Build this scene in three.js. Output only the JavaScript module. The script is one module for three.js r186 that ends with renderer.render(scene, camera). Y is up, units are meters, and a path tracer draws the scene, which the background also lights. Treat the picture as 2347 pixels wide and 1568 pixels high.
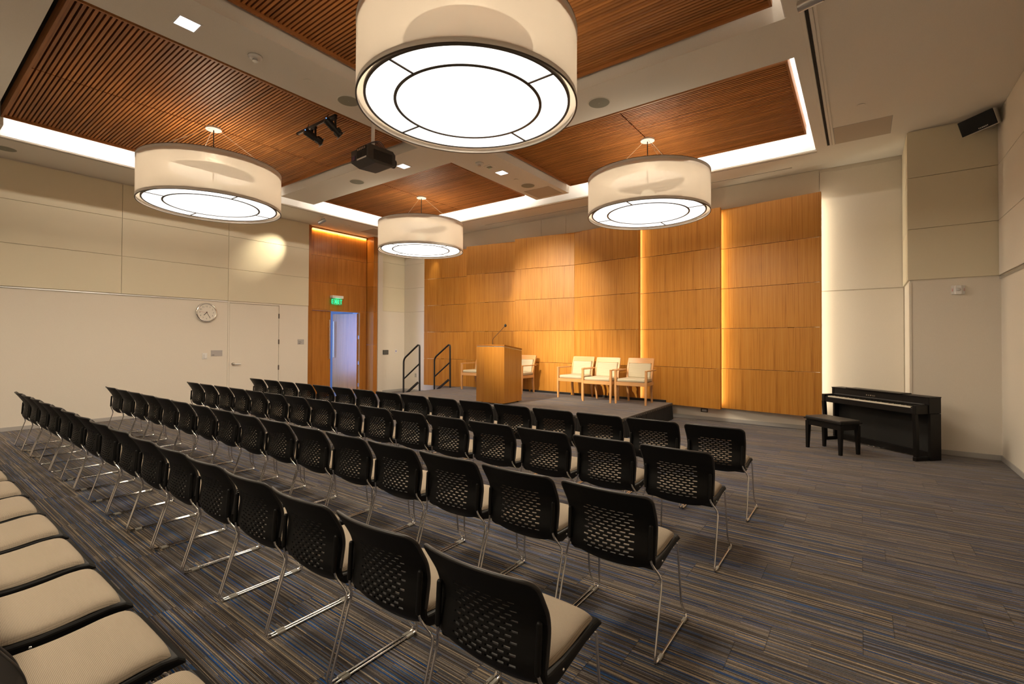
import * as THREE from 'three';
import { RoundedBoxGeometry } from 'three/addons/geometries/RoundedBoxGeometry.js';
import { mergeGeometries } from 'three/addons/utils/BufferGeometryUtils.js';
import { RectAreaLightUniformsLib } from 'three/addons/lights/RectAreaLightUniformsLib.js';
import { FontLoader } from 'three/addons/loaders/FontLoader.js';
import { TextGeometry } from 'three/addons/geometries/TextGeometry.js';

// ------------------------------------------------------------------ camera, exposure
const W = 2347, H = 1568;
const scene = new THREE.Scene();
scene.background = new THREE.Color(0x000000);
const camera = new THREE.PerspectiveCamera(2 * Math.atan(H / 2 / 1081.79) * 180 / Math.PI, W / H, 0.05, 100);
camera.rotation.order = 'YXZ';
camera.rotation.set(0.6763 * Math.PI / 180, 36.5654 * Math.PI / 180, 0.2226 * Math.PI / 180);
camera.position.set(0, 1.45, 0);
camera.setViewOffset(W, H, W / 2 - 1171.46, H / 2 - 770.34, W, H);
const renderer = new THREE.WebGLRenderer({ antialias: true });
renderer.toneMapping = THREE.LinearToneMapping;
renderer.toneMappingExposure = 1.18;
renderer.shadowMap.enabled = true;
RectAreaLightUniformsLib.init();
// lamp settings (each lamp's light is made in its own builder below)
const LIGHT = {
  pendantDown: 18.5, pendantUp: 2.7, pendant: [1.0, 0.84, 0.62],
  cove: 62, coveColor: [1.0, 0.89, 0.74],
  panel: 26, panelColor: [1.0, 0.80, 0.50],
  down: 24, alcove: 75, spot: 22, wash: 135, day: 11
};
const col = (a) => new THREE.Color().setRGB(a[0], a[1], a[2]);

// ------------------------------------------------------------------ helpers
let seed = 12345;
const rnd = () => { seed = (seed + 0x6D2B79F5) | 0; let t = Math.imul(seed ^ (seed >>> 15), 1 | seed); t = (t + Math.imul(t ^ (t >>> 7), 61 | t)) ^ t; return ((t ^ (t >>> 14)) >>> 0) / 4294967296; };
const hash = (x, y) => { let h = Math.imul(x | 0, 374761393) ^ Math.imul(y | 0, 668265263); h = Math.imul(h ^ (h >>> 13), 1274126177); return ((h ^ (h >>> 16)) >>> 0) / 4294967296; };
const noise = (x, y, px = 1e9, py = 1e9) => {
  const xi = Math.floor(x), yi = Math.floor(y), fx = x - xi, fy = y - yi, sx = fx * fx * (3 - 2 * fx), sy = fy * fy * (3 - 2 * fy);
  const m = (a, p) => ((a % p) + p) % p;
  const a = hash(m(xi, px), m(yi, py)), b = hash(m(xi + 1, px), m(yi, py)), c = hash(m(xi, px), m(yi + 1, py)), d = hash(m(xi + 1, px), m(yi + 1, py));
  return a + (b - a) * sx + (c - a) * sy + (a - b - c + d) * sx * sy;
};
const names = new Map();
function numbered(name) { const n = names.get(name) || 0; names.set(name, n + 1); return n ? name + '_' + String(n).padStart(3, '0') : name; }
function mesh(name, geo, mat, parent) {
  const m = new THREE.Mesh(Array.isArray(geo) ? (geo.length > 1 ? mergeGeometries(geo.map((g) => { const k = g.index ? g.toNonIndexed() : g.clone(); for (const a of Object.keys(k.attributes)) if (!['position', 'normal', 'uv'].includes(a)) k.deleteAttribute(a); return k; })) : geo[0]) : geo, mat);
  m.name = parent ? name : numbered(name); m.castShadow = m.receiveShadow = true;
  (parent || scene).add(m); return m;
}
function thing(name, label, category, pos = [0, 0, 0], ry = 0, group) {
  const g = new THREE.Group(); g.name = numbered(name); g.position.set(...pos); g.rotation.y = ry;
  g.userData = { label, category }; if (group) g.userData.group = group; scene.add(g); return g;
}
function tag(o, label, category, group) { o.userData = { label, category }; if (group) o.userData.group = group; return o; }
function structure(name, label) { const g = new THREE.Group(); g.name = numbered(name); g.userData = { kind: 'structure', label }; scene.add(g); return g; }
function sMesh(name, geo, mat, label) { const m = mesh(name, geo, mat); m.userData = { kind: 'structure', label }; return m; }
function dup(src, pos, ry, label) { const c = src.clone(); c.name = numbered(src.name.replace(/_\d{3}$/, '')); c.userData = { ...src.userData, label }; c.position.set(...pos); c.rotation.y = ry; scene.add(c); return c; }

// axis-aligned box from corners, uv in metres; uo/vo shift the grain, turn swaps u and v
function bx(x0, x1, y0, y1, z0, z1, o = {}) {
  const g = new THREE.BoxGeometry(x1 - x0, y1 - y0, z1 - z0); g.translate((x0 + x1) / 2, (y0 + y1) / 2, (z0 + z1) / 2); return uvM(g, o);
}
function uvM(g, o = {}) {
  const p = g.attributes.position, n = g.attributes.normal, uv = g.attributes.uv || new THREE.BufferAttribute(new Float32Array(p.count * 2), 2);
  for (let i = 0; i < p.count; i++) {
    const ax = Math.abs(n.getX(i)), ay = Math.abs(n.getY(i)), az = Math.abs(n.getZ(i));
    let u, v;
    if (ay >= ax && ay >= az) { u = p.getX(i); v = p.getZ(i); } else if (ax >= az) { u = p.getZ(i); v = p.getY(i); } else { u = p.getX(i); v = p.getY(i); }
    if (o.turn) [u, v] = [v, u];
    uv.setXY(i, u + (o.uo || 0), v + (o.vo || 0));
  }
  g.setAttribute('uv', uv); return g;
}
function rbx(x0, x1, y0, y1, z0, z1, r = 0.004, o = {}, seg = 2) {
  const w = x1 - x0, h = y1 - y0, d = z1 - z0; const g = new RoundedBoxGeometry(w, h, d, seg, Math.min(r, w / 2.01, h / 2.01, d / 2.01));
  g.translate((x0 + x1) / 2, (y0 + y1) / 2, (z0 + z1) / 2); return uvM(g, o);
}
function cyl(x, y, z, r0, r1, h, seg = 24, axis = 'y') {
  const g = new THREE.CylinderGeometry(r0, r1, h, seg); if (axis === 'x') g.rotateZ(Math.PI / 2); if (axis === 'z') g.rotateX(Math.PI / 2); g.translate(x, y, z); return g;
}
class Poly extends THREE.CurvePath {
  constructor(pts, bend) {
    super(); const P = pts.map((p) => new THREE.Vector3(...p)); let prev = P[0];
    for (let i = 1; i < P.length - 1; i++) {
      const a = P[i - 1].clone().sub(P[i]), b = P[i + 1].clone().sub(P[i]); const r = Math.min(bend, a.length() * 0.48, b.length() * 0.48);
      const s = P[i].clone().addScaledVector(a.normalize(), r), e = P[i].clone().addScaledVector(b.normalize(), r);
      this.add(new THREE.LineCurve3(prev, s)); this.add(new THREE.QuadraticBezierCurve3(s, P[i].clone(), e)); prev = e;
    }
    this.add(new THREE.LineCurve3(prev, P[P.length - 1]));
  }
}
const rod = (pts, r, bend = 0.03, seg = 40, rs = 8, closed = false) => {
  const t = new THREE.TubeGeometry(new Poly(pts, bend), seg, r, rs, closed); const P = pts;
  const caps = [P[0], P[P.length - 1]].map((p) => { const s = new THREE.SphereGeometry(r, rs, 4); s.translate(...p); return s; });
  return mergeGeometries([t, ...caps]);
};
const ext = (pts, depth, bevel = 0.004, seg = 1, curve = 6) => {   // polygon in x,y pulled along z, centred
  const s = new THREE.Shape(pts.map((p) => new THREE.Vector2(p[0], p[1])));
  const g = new THREE.ExtrudeGeometry(s, { depth: depth - 2 * bevel, bevelEnabled: bevel > 0, bevelThickness: bevel, bevelSize: bevel, bevelOffset: -bevel, bevelSegments: seg, curveSegments: curve });
  g.translate(0, 0, -(depth - 2 * bevel) / 2); return g;
};

// ------------------------------------------------------------------ textures and materials
function tex(w, h, fn, mx, my, srgb = true) {
  const d = new Uint8Array(w * h * 4);
  for (let y = 0; y < h; y++) for (let x = 0; x < w; x++) { const c = fn(x, y), i = (y * w + x) * 4; d[i] = c[0]; d[i + 1] = c[1]; d[i + 2] = c[2]; d[i + 3] = 255; }
  const t = new THREE.DataTexture(d, w, h); t.wrapS = t.wrapT = THREE.RepeatWrapping; t.magFilter = THREE.LinearFilter; t.minFilter = THREE.LinearMipmapLinearFilter; t.generateMipmaps = true;
  t.repeat.set(1 / mx, 1 / my); if (srgb) t.colorSpace = THREE.SRGBColorSpace; t.needsUpdate = true; return t;
}
const std = (o) => new THREE.MeshStandardMaterial(o);
const phy = (o) => new THREE.MeshPhysicalMaterial(o);
const clamp = (v) => Math.max(0, Math.min(255, v));
// carpet planks: 0.25 m by 1 m, yarn stripes running along x
const carpetTex = (() => {
  const w = 2048, h = 2048, mx = 4, mz = 2; // 1.95 mm by 0.98 mm per pixel
  const pal = [[72, 65, 62], [56, 51, 49], [104, 96, 90], [92, 86, 83], [132, 120, 106], [166, 148, 122], [20, 72, 140], [46, 84, 132], [88, 95, 106], [70, 66, 66]];
  const wt = [0.17, 0.13, 0.16, 0.13, 0.10, 0.075, 0.055, 0.06, 0.06, 0.06];
  const pick = (r) => { let a = 0; for (let i = 0; i < wt.length; i++) { a += wt[i]; if (r < a) return i; } return 0; };
  const stripes = new Map();
  const stripe = (pl) => { if (!stripes.has(pl)) { const a = []; let y = 0; while (y < 256) { const t = 2 + Math.floor(rnd() * 4), c = pick(rnd()); for (let k = 0; k < t && y < 256; k++, y++) a.push(c); } stripes.set(pl, a); } return stripes.get(pl); };
  return tex(w, h, (x, y) => {
    const row = y >> 8, shift = (row % 4) * 128 + (row & 1) * 64, xx = (x + shift) % w, pl = row * 4 + Math.floor(xx / 512);
    let c = pal[stripe(pl)[y & 255]];
    if (hash(Math.floor(xx / 90) + 77 * pl, y >> 1) > 0.86) c = pal[pick(hash(Math.floor(xx / 90) + 31 * pl, (y >> 1) + 999))];
    const n = 0.80 + 0.28 * hash(x >> 1, y) + 0.12 * (noise(x / 60, y / 40, w / 60, h / 40) - 0.5); const j = (xx % 512) < 2 || (y & 255) === 0 ? 0.75 : 1;
    return c.map((v) => clamp(v * n * j));
  }, mx, mz);
})();
const carpet = phy({ map: carpetTex, roughness: 0.95, bumpMap: carpetTex, bumpScale: 0.0015, sheen: 1, sheenRoughness: 0.5, sheenColor: new THREE.Color(0.9, 0.86, 0.82), specularIntensity: 0.3 });
// vertical grained veneer
function veneer(base, dark, amp, mx, my, fleck = 0) {
  const w = 512, h = 1024;
  return tex(w, h, (x, y) => {
    const s = noise(x / 3, y / 170, w / 3 | 0, 6) * 0.5 + noise(x / 9, y / 340, w / 9 | 0, 3) * 0.32 + noise(x / 1.3, y / 60, w / 1.3 | 0, 17) * 0.28;
    let k = (s - 0.55) * amp; if (fleck) k += fleck * (noise(x / 7, y / 5, w / 7 | 0, 204) - 0.5);
    return [0, 1, 2].map((i) => clamp(base[i] + (k < 0 ? (base[i] - dark[i]) * k * 2 : (255 - base[i]) * 0.28 * k)));
  }, mx, my);
}
const oakTex = veneer([188, 126, 46], [136, 80, 22], 1.0, 0.55, 2.6);
const alcTex = veneer([178, 114, 44], [122, 70, 20], 0.9, 0.5, 2.4, 0.10);
const slatTexV = veneer([174, 112, 56], [106, 60, 26], 1.1, 0.16, 1.4);
const mapleTex = veneer([206, 152, 98], [170, 112, 62], 0.8, 0.3, 0.9, 0.1);
const oak = [1, 0.95, 0.9, 1.05].map((k) => phy({ map: oakTex, color: new THREE.Color(k, k, k), roughness: 0.42, specularIntensity: 0.6 }));
const alcoveWood = [1, 0.93, 1.05].map((k) => phy({ map: alcTex, color: new THREE.Color(k, k, k), roughness: 0.3, specularIntensity: 0.8, clearcoat: 0.35, clearcoatRoughness: 0.2 }));
const slatWood = [1.0, 0.86, 0.94, 1.1, 0.78].map((k) => std({ map: slatTexV, color: new THREE.Color(k, k * 0.98, k * 0.95), roughness: 0.55 }));
const maple = phy({ map: mapleTex, roughness: 0.35 });
const grit = tex(256, 256, (x, y) => { const n = 235 + 20 * hash(x, y); return [n, n, n]; }, 0.25, 0.25);
const weaveTex = tex(256, 256, (x, y) => { const a = ((x >> 2) + (y >> 2)) & 1, n = 226 + 14 * a + 14 * hash(x >> 1, y >> 1); return [n, n, n]; }, 0.12, 0.12);
const paint = std({ color: new THREE.Color(0.80, 0.735, 0.64), roughness: 0.85, map: grit });
const fabricPanel = std({ color: new THREE.Color(0.82, 0.745, 0.57), roughness: 0.95, map: weaveTex });
const ceilPaint = std({ color: new THREE.Color(0.87, 0.83, 0.76), roughness: 0.9, map: grit });
const coveWhite = std({ color: new THREE.Color(0.85, 0.84, 0.82), roughness: 0.9 });
const trimGrey = std({ color: new THREE.Color(0.40, 0.38, 0.36), roughness: 0.6 });
const aluminium = std({ color: new THREE.Color(0.62, 0.62, 0.62), metalness: 1, roughness: 0.35 });
const chrome = std({ color: new THREE.Color(0.78, 0.77, 0.76), metalness: 1, roughness: 0.13 });
const steel = std({ color: new THREE.Color(0.6, 0.6, 0.6), metalness: 1, roughness: 0.28 });
const plasticBlack = phy({ color: new THREE.Color(0.006, 0.0055, 0.005), roughness: 0.5, specularIntensity: 0.5, map: grit });
const blackMetal = std({ color: new THREE.Color(0.015, 0.014, 0.014), roughness: 0.38 });
const darkGap = std({ color: new THREE.Color(0.02, 0.018, 0.016), roughness: 0.9 });
const white = std({ color: new THREE.Color(0.78, 0.76, 0.74), roughness: 0.5 });
const bronze = std({ color: new THREE.Color(0.075, 0.058, 0.045), roughness: 0.5 });
const glow = (c, k) => std({ color: 0x000000, emissive: col(c), emissiveIntensity: k, roughness: 1 });
function areaLight(name, c, k, w, h, pos, dir) {   // dir: the way the light shines
  const l = new THREE.RectAreaLight(col(c), k, w, h); l.name = name; l.position.set(...pos);
  l.lookAt(pos[0] + dir[0], pos[1] + dir[1], pos[2] + dir[2]); scene.add(l); return l;
}
function spotLight(name, c, k, pos, target, angle, pen, rad = 2) {
  const l = new THREE.SpotLight(col(c), k, 0, angle, pen, 2); l.name = name; l.position.set(...pos); l.target.position.set(...target); l.castShadow = true; l.shadow.radius = rad; scene.add(l, l.target); return l;
}

// ------------------------------------------------------------------ room shell
const XL = -10.85, XR = 1.40, ZF = -9.298, ZB = 4.4, YC = 4.317, YR = 2.2975, YT = 4.80;
const XA0 = -9.727, XC1 = -0.522, ZC0 = -8.332, ZN = -0.866, BX0 = -5.266, BX1 = -4.512, BZ0 = -5.475, BZ1 = -4.764, YW = 4.417;
{
  sMesh('floor', bx(-13.4, XR + 0.3, -0.12, 0, ZF - 0.3, ZB + 0.2), carpet, 'carpeted floor with thin grey, tan and blue stripes');
  const c = structure('ceiling', 'plaster ceiling with four coffers between crossing beams');
  const top = YT;
  mesh('soffit', bx(XL - 0.3, XA0, YC, top, ZF - 0.2, ZB), ceilPaint, c);
  mesh('soffit', bx(XA0, XC1, YC, top, ZF - 0.2, ZC0), ceilPaint, c);
  mesh('soffit', bx(XC1, XR + 0.2, YC, top, ZF - 0.2, ZB), ceilPaint, c);
  mesh('soffit', bx(XA0, XC1, YC, top, ZN, ZB), ceilPaint, c);
  mesh('cove_end', bx(XA0, -9.19, YC, top, -0.99, ZN), ceilPaint, c);
  mesh('beam', bx(BX0, BX1, YC, top, -7.94, ZN), ceilPaint, c);
  mesh('beam', [bx(-9.25, BX0, YC, top, BZ0, BZ1), bx(BX1, XC1, YC, top, BZ0, BZ1)], ceilPaint, c);
  mesh('coffer_top', bx(XL - 0.3, XR + 0.2, top, top + 0.1, ZF - 0.2, ZB), coveWhite, c);
  mesh('light_dam', bx(-9.19, -5.49, YW + 0.13, top, -0.99, -0.965), darkGap, c); mesh('light_dam', bx(-4.43, -0.62, YW + 0.13, top, -0.99, -0.965), darkGap, c);
  // white-painted inner faces of the lit coves
  mesh('cove_lining', bx(XA0, XA0 + 0.012, YC + 0.012, top, ZC0, -0.99), coveWhite, c);
  mesh('cove_lining', bx(XA0, XC1, YC + 0.012, top, ZC0, ZC0 + 0.012), coveWhite, c);
  mesh('cove_lining', bx(XC1 - 0.012, XC1, YC + 0.012, top, ZC0, ZN), coveWhite, c);
  mesh('shadow_line', bx(XA0 - 0.075, XA0 - 0.068, YC - 0.002, YC + 0.01, ZC0 - 0.07, ZN), darkGap, c);
  mesh('shadow_line', [bx(XA0 - 0.075, -6.2, YC - 0.002, YC + 0.01, ZC0 - 0.077, ZC0 - 0.07), bx(-6.05, XC1, YC - 0.002, YC + 0.01, ZC0 - 0.077, ZC0 - 0.07)], darkGap, c);
}
// partition track in the ceiling
{
  const t = structure('trim_1', 'folding partition track set in the ceiling');
  mesh('track_slot', bx(-0.383, -0.355, YC - 0.003, YC + 0.02, ZC0 + 0.12, ZB), darkGap, t);
  for (const [a, b] of [[-0.418, -0.387], [-0.351, -0.325], [-0.319, -0.295]]) mesh('track_rail', rbx(a, b, YC - 0.008, YC + 0.01, ZC0 + 0.1, ZB, 0.003), ceilPaint, t);
  const d = structure('trim_2', 'dark slot air diffuser in the ceiling above the wood wall');
  mesh('slot', bx(-7.43, -0.9, YC - 0.003, YC + 0.01, -8.925, -8.905), darkGap, d);
  mesh('slot_frame', [bx(-7.6, -0.9, YC - 0.005, YC + 0.01, -8.905, -8.895), bx(-7.6, -0.9, YC - 0.005, YC + 0.01, -8.935, -8.925)], ceilPaint, d);
}
// walls
const rows = [YR, 2.983, 3.678, YC];
{
  const w = structure('wall_left', 'beige left wall with fabric panels above the door line');
  mesh('plaster', [bx(XL - 0.25, XL, 0, top0(), -4.50, ZB), bx(XL - 0.25, XL, YR - 0.02, YC, -5.60, -4.50), bx(XL - 0.25, XL, 0, YC, -6.30, -5.60), bx(XL - 0.25, XL - 0.06, 0, YR, -5.60, -4.50)], paint, w);
  function top0() { return YC; }
  const zs = [2.75, 0.945, -0.862, -2.668, -4.476, -6.298];
  for (let i = 0; i + 1 < zs.length; i++) for (let r = 0; r < 3; r++) mesh('panel', rbx(XL, XL + 0.022, rows[r] + 0.002, rows[r + 1] - (r === 2 ? 0.02 : 0.002), zs[i + 1] + 0.002, zs[i] - 0.002, 0.004, {}, 1), fabricPanel, w);
  mesh('rail', rbx(XL, XL + 0.018, YR - 0.028, YR - 0.006, -4.47, ZB, 0.004), aluminium, w);
  // far piece between the wooden doorway and the corner
  mesh('plaster', [bx(XL - 0.2, -10.82, 0, YC, ZF, -8.40)], paint, w);
  mesh('pier', bx(XL - 0.2, -10.712, 0, YC, -8.43, -8.27), paint, w);
  for (let r = 0; r < 3; r++) mesh('panel', rbx(-10.82, -10.805, rows[r] + 0.002, rows[r + 1] - 0.002, ZF + 0.005, -8.47, 0.004, {}, 1), fabricPanel, w);
  const f = structure('wall_front', 'beige front wall behind the wood panelling');
  mesh('plaster', bx(XL - 0.25, 0.55, 0, YC, ZF - 0.2, ZF), paint, f);
  for (const [a, b, r] of [[-10.80, -9.76, 0], [-10.80, -9.76, 1], [-10.80, -9.76, 2]]) mesh('panel', rbx(a, b, rows[r] + 0.002, rows[r + 1] - 0.002, ZF, ZF + 0.015, 0.004, {}, 1), paint, f);
  for (const [a, b] of [[-9.755, -6.02], [-6.01, -5.36], [-5.35, -0.55]]) mesh('panel', rbx(a, b, 3.3, YC - 0.004, ZF, ZF + 0.012, 0.003, {}, 1), paint, f);
  mesh('panel', rbx(-0.54, 0.51, YR + 0.004, YC - 0.06, ZF, ZF + 0.022, 0.006, {}, 1), paint, f);
  mesh('panel', rbx(-0.54, 0.52, 0.07, YR - 0.006, ZF, ZF + 0.012, 0.004, {}, 1), paint, f);
  const r = structure('wall_right', 'pale beige right wall with a projecting pier beside the piano');
  mesh('plaster', bx(XR, XR + 0.2, 0, YC, ZF - 0.2, ZB), paint, r);
  mesh('pier', bx(0.53, XR, 0, YC, ZF - 0.2, -8.335), paint, r);
  mesh('pier_edge', rbx(0.523, 0.55, 0.07, YR - 0.03, -8.36, -8.328, 0.004), paint, r);
  for (let k = 0; k < 3; k++) mesh('panel', rbx(0.508, XR - 0.012, rows[k] + 0.002, rows[k + 1] - (k === 2 ? 0.015 : 0.002), -9.25, -8.315, 0.005, {}, 1), fabricPanel, r);
  const zr = [ZB, 1.5, -0.6, -2.6, -4.6, -6.4, -8.31];
  for (let i = 0; i + 1 < zr.length; i++) for (let k = 0; k < 3; k++) mesh('panel', rbx(XR - 0.022, XR, rows[k] + 0.004, rows[k + 1] - 0.002, zr[i + 1] + 0.002, zr[i] - 0.002, 0.004, {}, 1), paint, r);
  mesh('rail', rbx(XR - 0.018, XR, YR - 0.04, YR - 0.012, -8.33, ZB, 0.003), aluminium, r);
  sMesh('wall_back', bx(-13.4, XR + 0.2, 0, YC, ZB, ZB + 0.2), paint, 'plain back wall behind the seats');
  sMesh('baseboard_left', [rbx(XL, XL + 0.012, 0, 0.064, -4.5, ZB, 0.003), rbx(XL, XL + 0.012, 0, 0.064, -6.29, -5.61, 0.003), rbx(-10.82, -10.808, 0, 0.064, ZF, -8.43, 0.003)], trimGrey, 'grey vinyl baseboard along the left wall');
  sMesh('baseboard_front', rbx(XL, 0.53, 0, 0.064, ZF, ZF + 0.014, 0.003), trimGrey, 'grey vinyl baseboard along the front wall');
  sMesh('baseboard_right', [rbx(0.53, XR, 0, 0.064, -8.335, -8.321, 0.003), rbx(XR - 0.014, XR, 0, 0.064, -8.33, ZB, 0.003), rbx(0.516, 0.53, 0, 0.064, ZF, -8.335, 0.003)], trimGrey, 'grey vinyl baseboard along the right wall and pier');
}
// painted side door
{
  const d = structure('door_1', 'beige painted side door in the left wall');
  mesh('frame', [rbx(XL - 0.05, XL + 0.012, 0, YR - 0.012, -4.512, -4.478, 0.004), rbx(XL - 0.05, XL + 0.012, 0, YR - 0.012, -5.612, -5.580, 0.004), rbx(XL - 0.05, XL + 0.012, 2.258, YR - 0.012, -5.58, -4.512, 0.004)], paint, d);
  mesh('leaf', rbx(XL - 0.045, XL + 0.002, 0.01, 2.252, -5.575, -4.518, 0.003), paint, d);
  for (const y of [2.02, 1.425, 0.832]) mesh('hinge', rbx(XL, XL + 0.016, y - 0.055, y + 0.055, -5.592, -5.566, 0.005), bronze, d);
  mesh('rose', cyl(XL + 0.01, 0.945, -4.595, 0.034, 0.034, 0.018, 24, 'x'), steel, d);
  mesh('lever', rod([[XL + 0.01, 0.945, -4.595], [XL + 0.055, 0.945, -4.595], [XL + 0.055, 0.94, -4.725]], 0.009, 0.02, 24), steel, d);
  mesh('strike_plate', rbx(XL, XL + 0.014, 0.915, 0.985, -4.512, -4.505, 0.001), steel, d);
}
// wood-lined doorway with double doors and the corridor beyond
{
  const t = structure('trim_3', 'wood veneer lining of the recessed doorway');
  const XB = -11.02, ys = [2.255, 2.948, 3.619, 4.262], zs = [-6.47, -7.195, -8.11];
  for (let r = 0; r < 3; r++) for (let k = 0; k < 2; k++) mesh('panel', bx(XB - 0.05, XB, ys[r] + 0.002, ys[r + 1] - 0.002, zs[k + 1] + 0.002, zs[k] - 0.002, { uo: rnd() * 3, vo: rnd() * 3 }), alcoveWood[(r + k) % 3], t);
  mesh('header', bx(XB - 0.05, XB + 0.02, 4.285, YC, zs[2], zs[0], { uo: 1.3 }), alcoveWood[1], t);
  mesh('backing', bx(XB - 0.3, XB - 0.05, 2.255, YC, -8.5, -6.2), darkGap, t);
  mesh('side_lining', bx(XL - 0.2, XL - 0.075, 0, YC, -6.42, -6.302, { uo: 0.4 }), alcoveWood[1], t);
  for (let r = 0; r < 3; r++) mesh('pilaster', bx(XL - 0.2, -10.73, ys[r] + 0.002, r === 2 ? YC : ys[r + 1] - 0.002, -8.262, -8.13, { uo: 2.2 + r }), alcoveWood[(r + 1) % 3], t);
  mesh('pilaster', bx(XL - 0.2, -10.73, 1.35, ys[0] - 0.002, -8.262, -8.13, { uo: 0.7 }), alcoveWood[0], t);
  mesh('pilaster', bx(XL - 0.2, -10.73, 0, 1.346, -8.262, -8.13, { uo: 1.9 }), alcoveWood[2], t);
  mesh('led_glow', bx(XB + 0.001, XB + 0.012, 4.266, 4.283, zs[2] + 0.02, zs[0] - 0.02), glow([1, 0.62, 0.22], 2.2), t);
  areaLight('alcove_led', [1, 0.62, 0.25], LIGHT.alcove, 1.6, 0.02, [XB + 0.02, 4.262, -7.29], [-0.25, -1, 0]);
  const d = structure('door_2', 'double wooden door standing half open to the corridor');
  mesh('frame', [bx(XB - 0.1, XB + 0.01, 2.222, 2.253, -8.11, -6.47, { turn: 1 }), bx(XB - 0.1, XB + 0.005, 0, 2.222, -6.50, -6.47), bx(XB - 0.1, XB + 0.005, 0, 2.222, -8.11, -7.90)], alcoveWood[1], d);
  mesh('leaf', rbx(XB - 0.085, XB - 0.04, 0.01, 2.218, -7.045, -6.503, 0.002, { uo: 0.3 }), alcoveWood[0], d);
  const pull = (g) => { const a = mesh('pull_handle', rod([[0, 0.99, 0], [0, 1.99, 0]], 0.011, 0.01, 4, 10), steel, g); mesh('standoff', [cyl(-0.025, 1.17, 0, 0.006, 0.006, 0.05, 8, 'x'), cyl(-0.025, 1.81, 0, 0.006, 0.006, 0.05, 8, 'x')], steel, a); return a; };
  pull(d).position.set(XB + 0.01, 0, -6.985);
  const open = mesh('leaf', rbx(-0.022, 0.022, 0.01, 2.2, 0, 0.84, 0.002, { uo: 1.2 }), alcoveWood[0], d);
  open.position.set(XB - 0.08, 0, -7.885); open.rotation.y = -75 * Math.PI / 180;
  { const a = mesh('pull_handle', rod([[0.07, 0.99, 0.76], [0.07, 1.99, 0.76]], 0.011, 0.01, 4, 10), steel, open); a.name = 'pull_handle'; }
  for (const y of [1.55, 0.85, 0.25]) mesh('hinge', rbx(XB - 0.1, XB - 0.02, y - 0.05, y + 0.05, -7.9, -7.89, 0.003), steel, d);
  const cw = std({ color: new THREE.Color(0.55, 0.57, 0.6), roughness: 0.8 });
  const k = structure('wall_corridor', 'corridor walls beyond the open door');
  mesh('plaster', [bx(-13.4, -13.2, 0, 2.9, -9.4, -4.6), bx(-13.2, -11.1, 0, 2.9, -9.4, -9.2), bx(-13.2, -11.1, 2.7, 2.9, -9.4, -4.6)], cw, k);
  const wn = structure('window_1', 'daylit corridor window outside the half open door');
  mesh('pane', bx(-13.1, -11.2, 0.3, 2.6, -4.72, -4.70), glow([0.22, 0.42, 1.0], 1.8), wn);
  mesh('window_frame', [bx(-13.2, -11.1, 0, 0.3, -4.76, -4.68), bx(-13.2, -11.1, 2.6, 2.7, -4.76, -4.68)], aluminium, wn);
  areaLight('corridor_daylight', [0.20, 0.38, 1.0], LIGHT.day, 1.8, 2.2, [-12.15, 1.45, -4.78], [0, 0, -1]);
}
// ------------------------------------------------------------------ oak panelling on the front wall, six splayed bays
{
  const g = thing('wood_wall_panelling', 'tall honey oak wall panelling in six splayed bays behind the stage', 'wall panelling');
  const ZA = -9.01, ZFAR = -9.22, y0 = 0.25, ph = 0.7262;
  const bays = [[-9.67, ZA, -8.0, -9.272], [-8.118, ZA, -6.48, -9.263], [-6.58, ZA, -5.10, ZFAR], [-5.10, ZFAR, -3.545, ZA], [-3.80, -9.247, -2.027, ZA], [-2.25, -9.247, -0.509, ZA]];
  bays.forEach(([xa, za, xb, zb], i) => {
    const len = Math.hypot(xb - xa, zb - za), a = Math.atan2(-(zb - za), xb - xa);
    for (let r = 0; r < 5; r++) {
      const p = mesh('panel', rbx(-len / 2, len / 2, 0.003, ph - 0.003, -0.022, 0, 0.0025, { uo: rnd() * 4, vo: rnd() * 4 }, 1), oak[(i * 2 + r * 3) % 4], g);
      p.position.set((xa + xb) / 2, y0 + r * ph, (za + zb) / 2); p.rotation.y = a;
    }
    // end return at the edge that stands forward
    const right = zb > za, xe = right ? xb : xa;
    mesh('end_return', bx(right ? xe - 0.024 : xe, right ? xe : xe + 0.024, y0 + 0.003, y0 + 5 * ph - 0.003, ZFAR + 0.10, ZA - 0.021, { uo: 0.5 * i }), oak[1], g);
    mesh('batten', bx(right ? xe - 0.5 : xe + 0.4, right ? xe - 0.4 : xe + 0.5, y0 + 0.05, y0 + 5 * ph - 0.05, ZF + 0.005, ZF + 0.03), darkGap, g);
    const x = right ? xe - 0.085 : xe + 0.085, dir = right ? [1, 0, -0.18] : [-1, 0, -0.18], k = [0.55, 0.3, 0.3, 0.75, 1, 0.9][i];
    mesh('led_strip', bx(x - 0.004, x + 0.004, 0.3, 3.83, ZFAR + 0.070, ZFAR + 0.090), glow([1, 0.75, 0.4], 0.6), g);
    areaLight('panel_led', i === 5 || i === 0 ? [1, 0.86, 0.62] : LIGHT.panelColor, LIGHT.panel * k, 0.035, 3.5, [x + (right ? 0.008 : -0.008), 2.07, ZFAR + 0.06], dir);
  });
}
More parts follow.
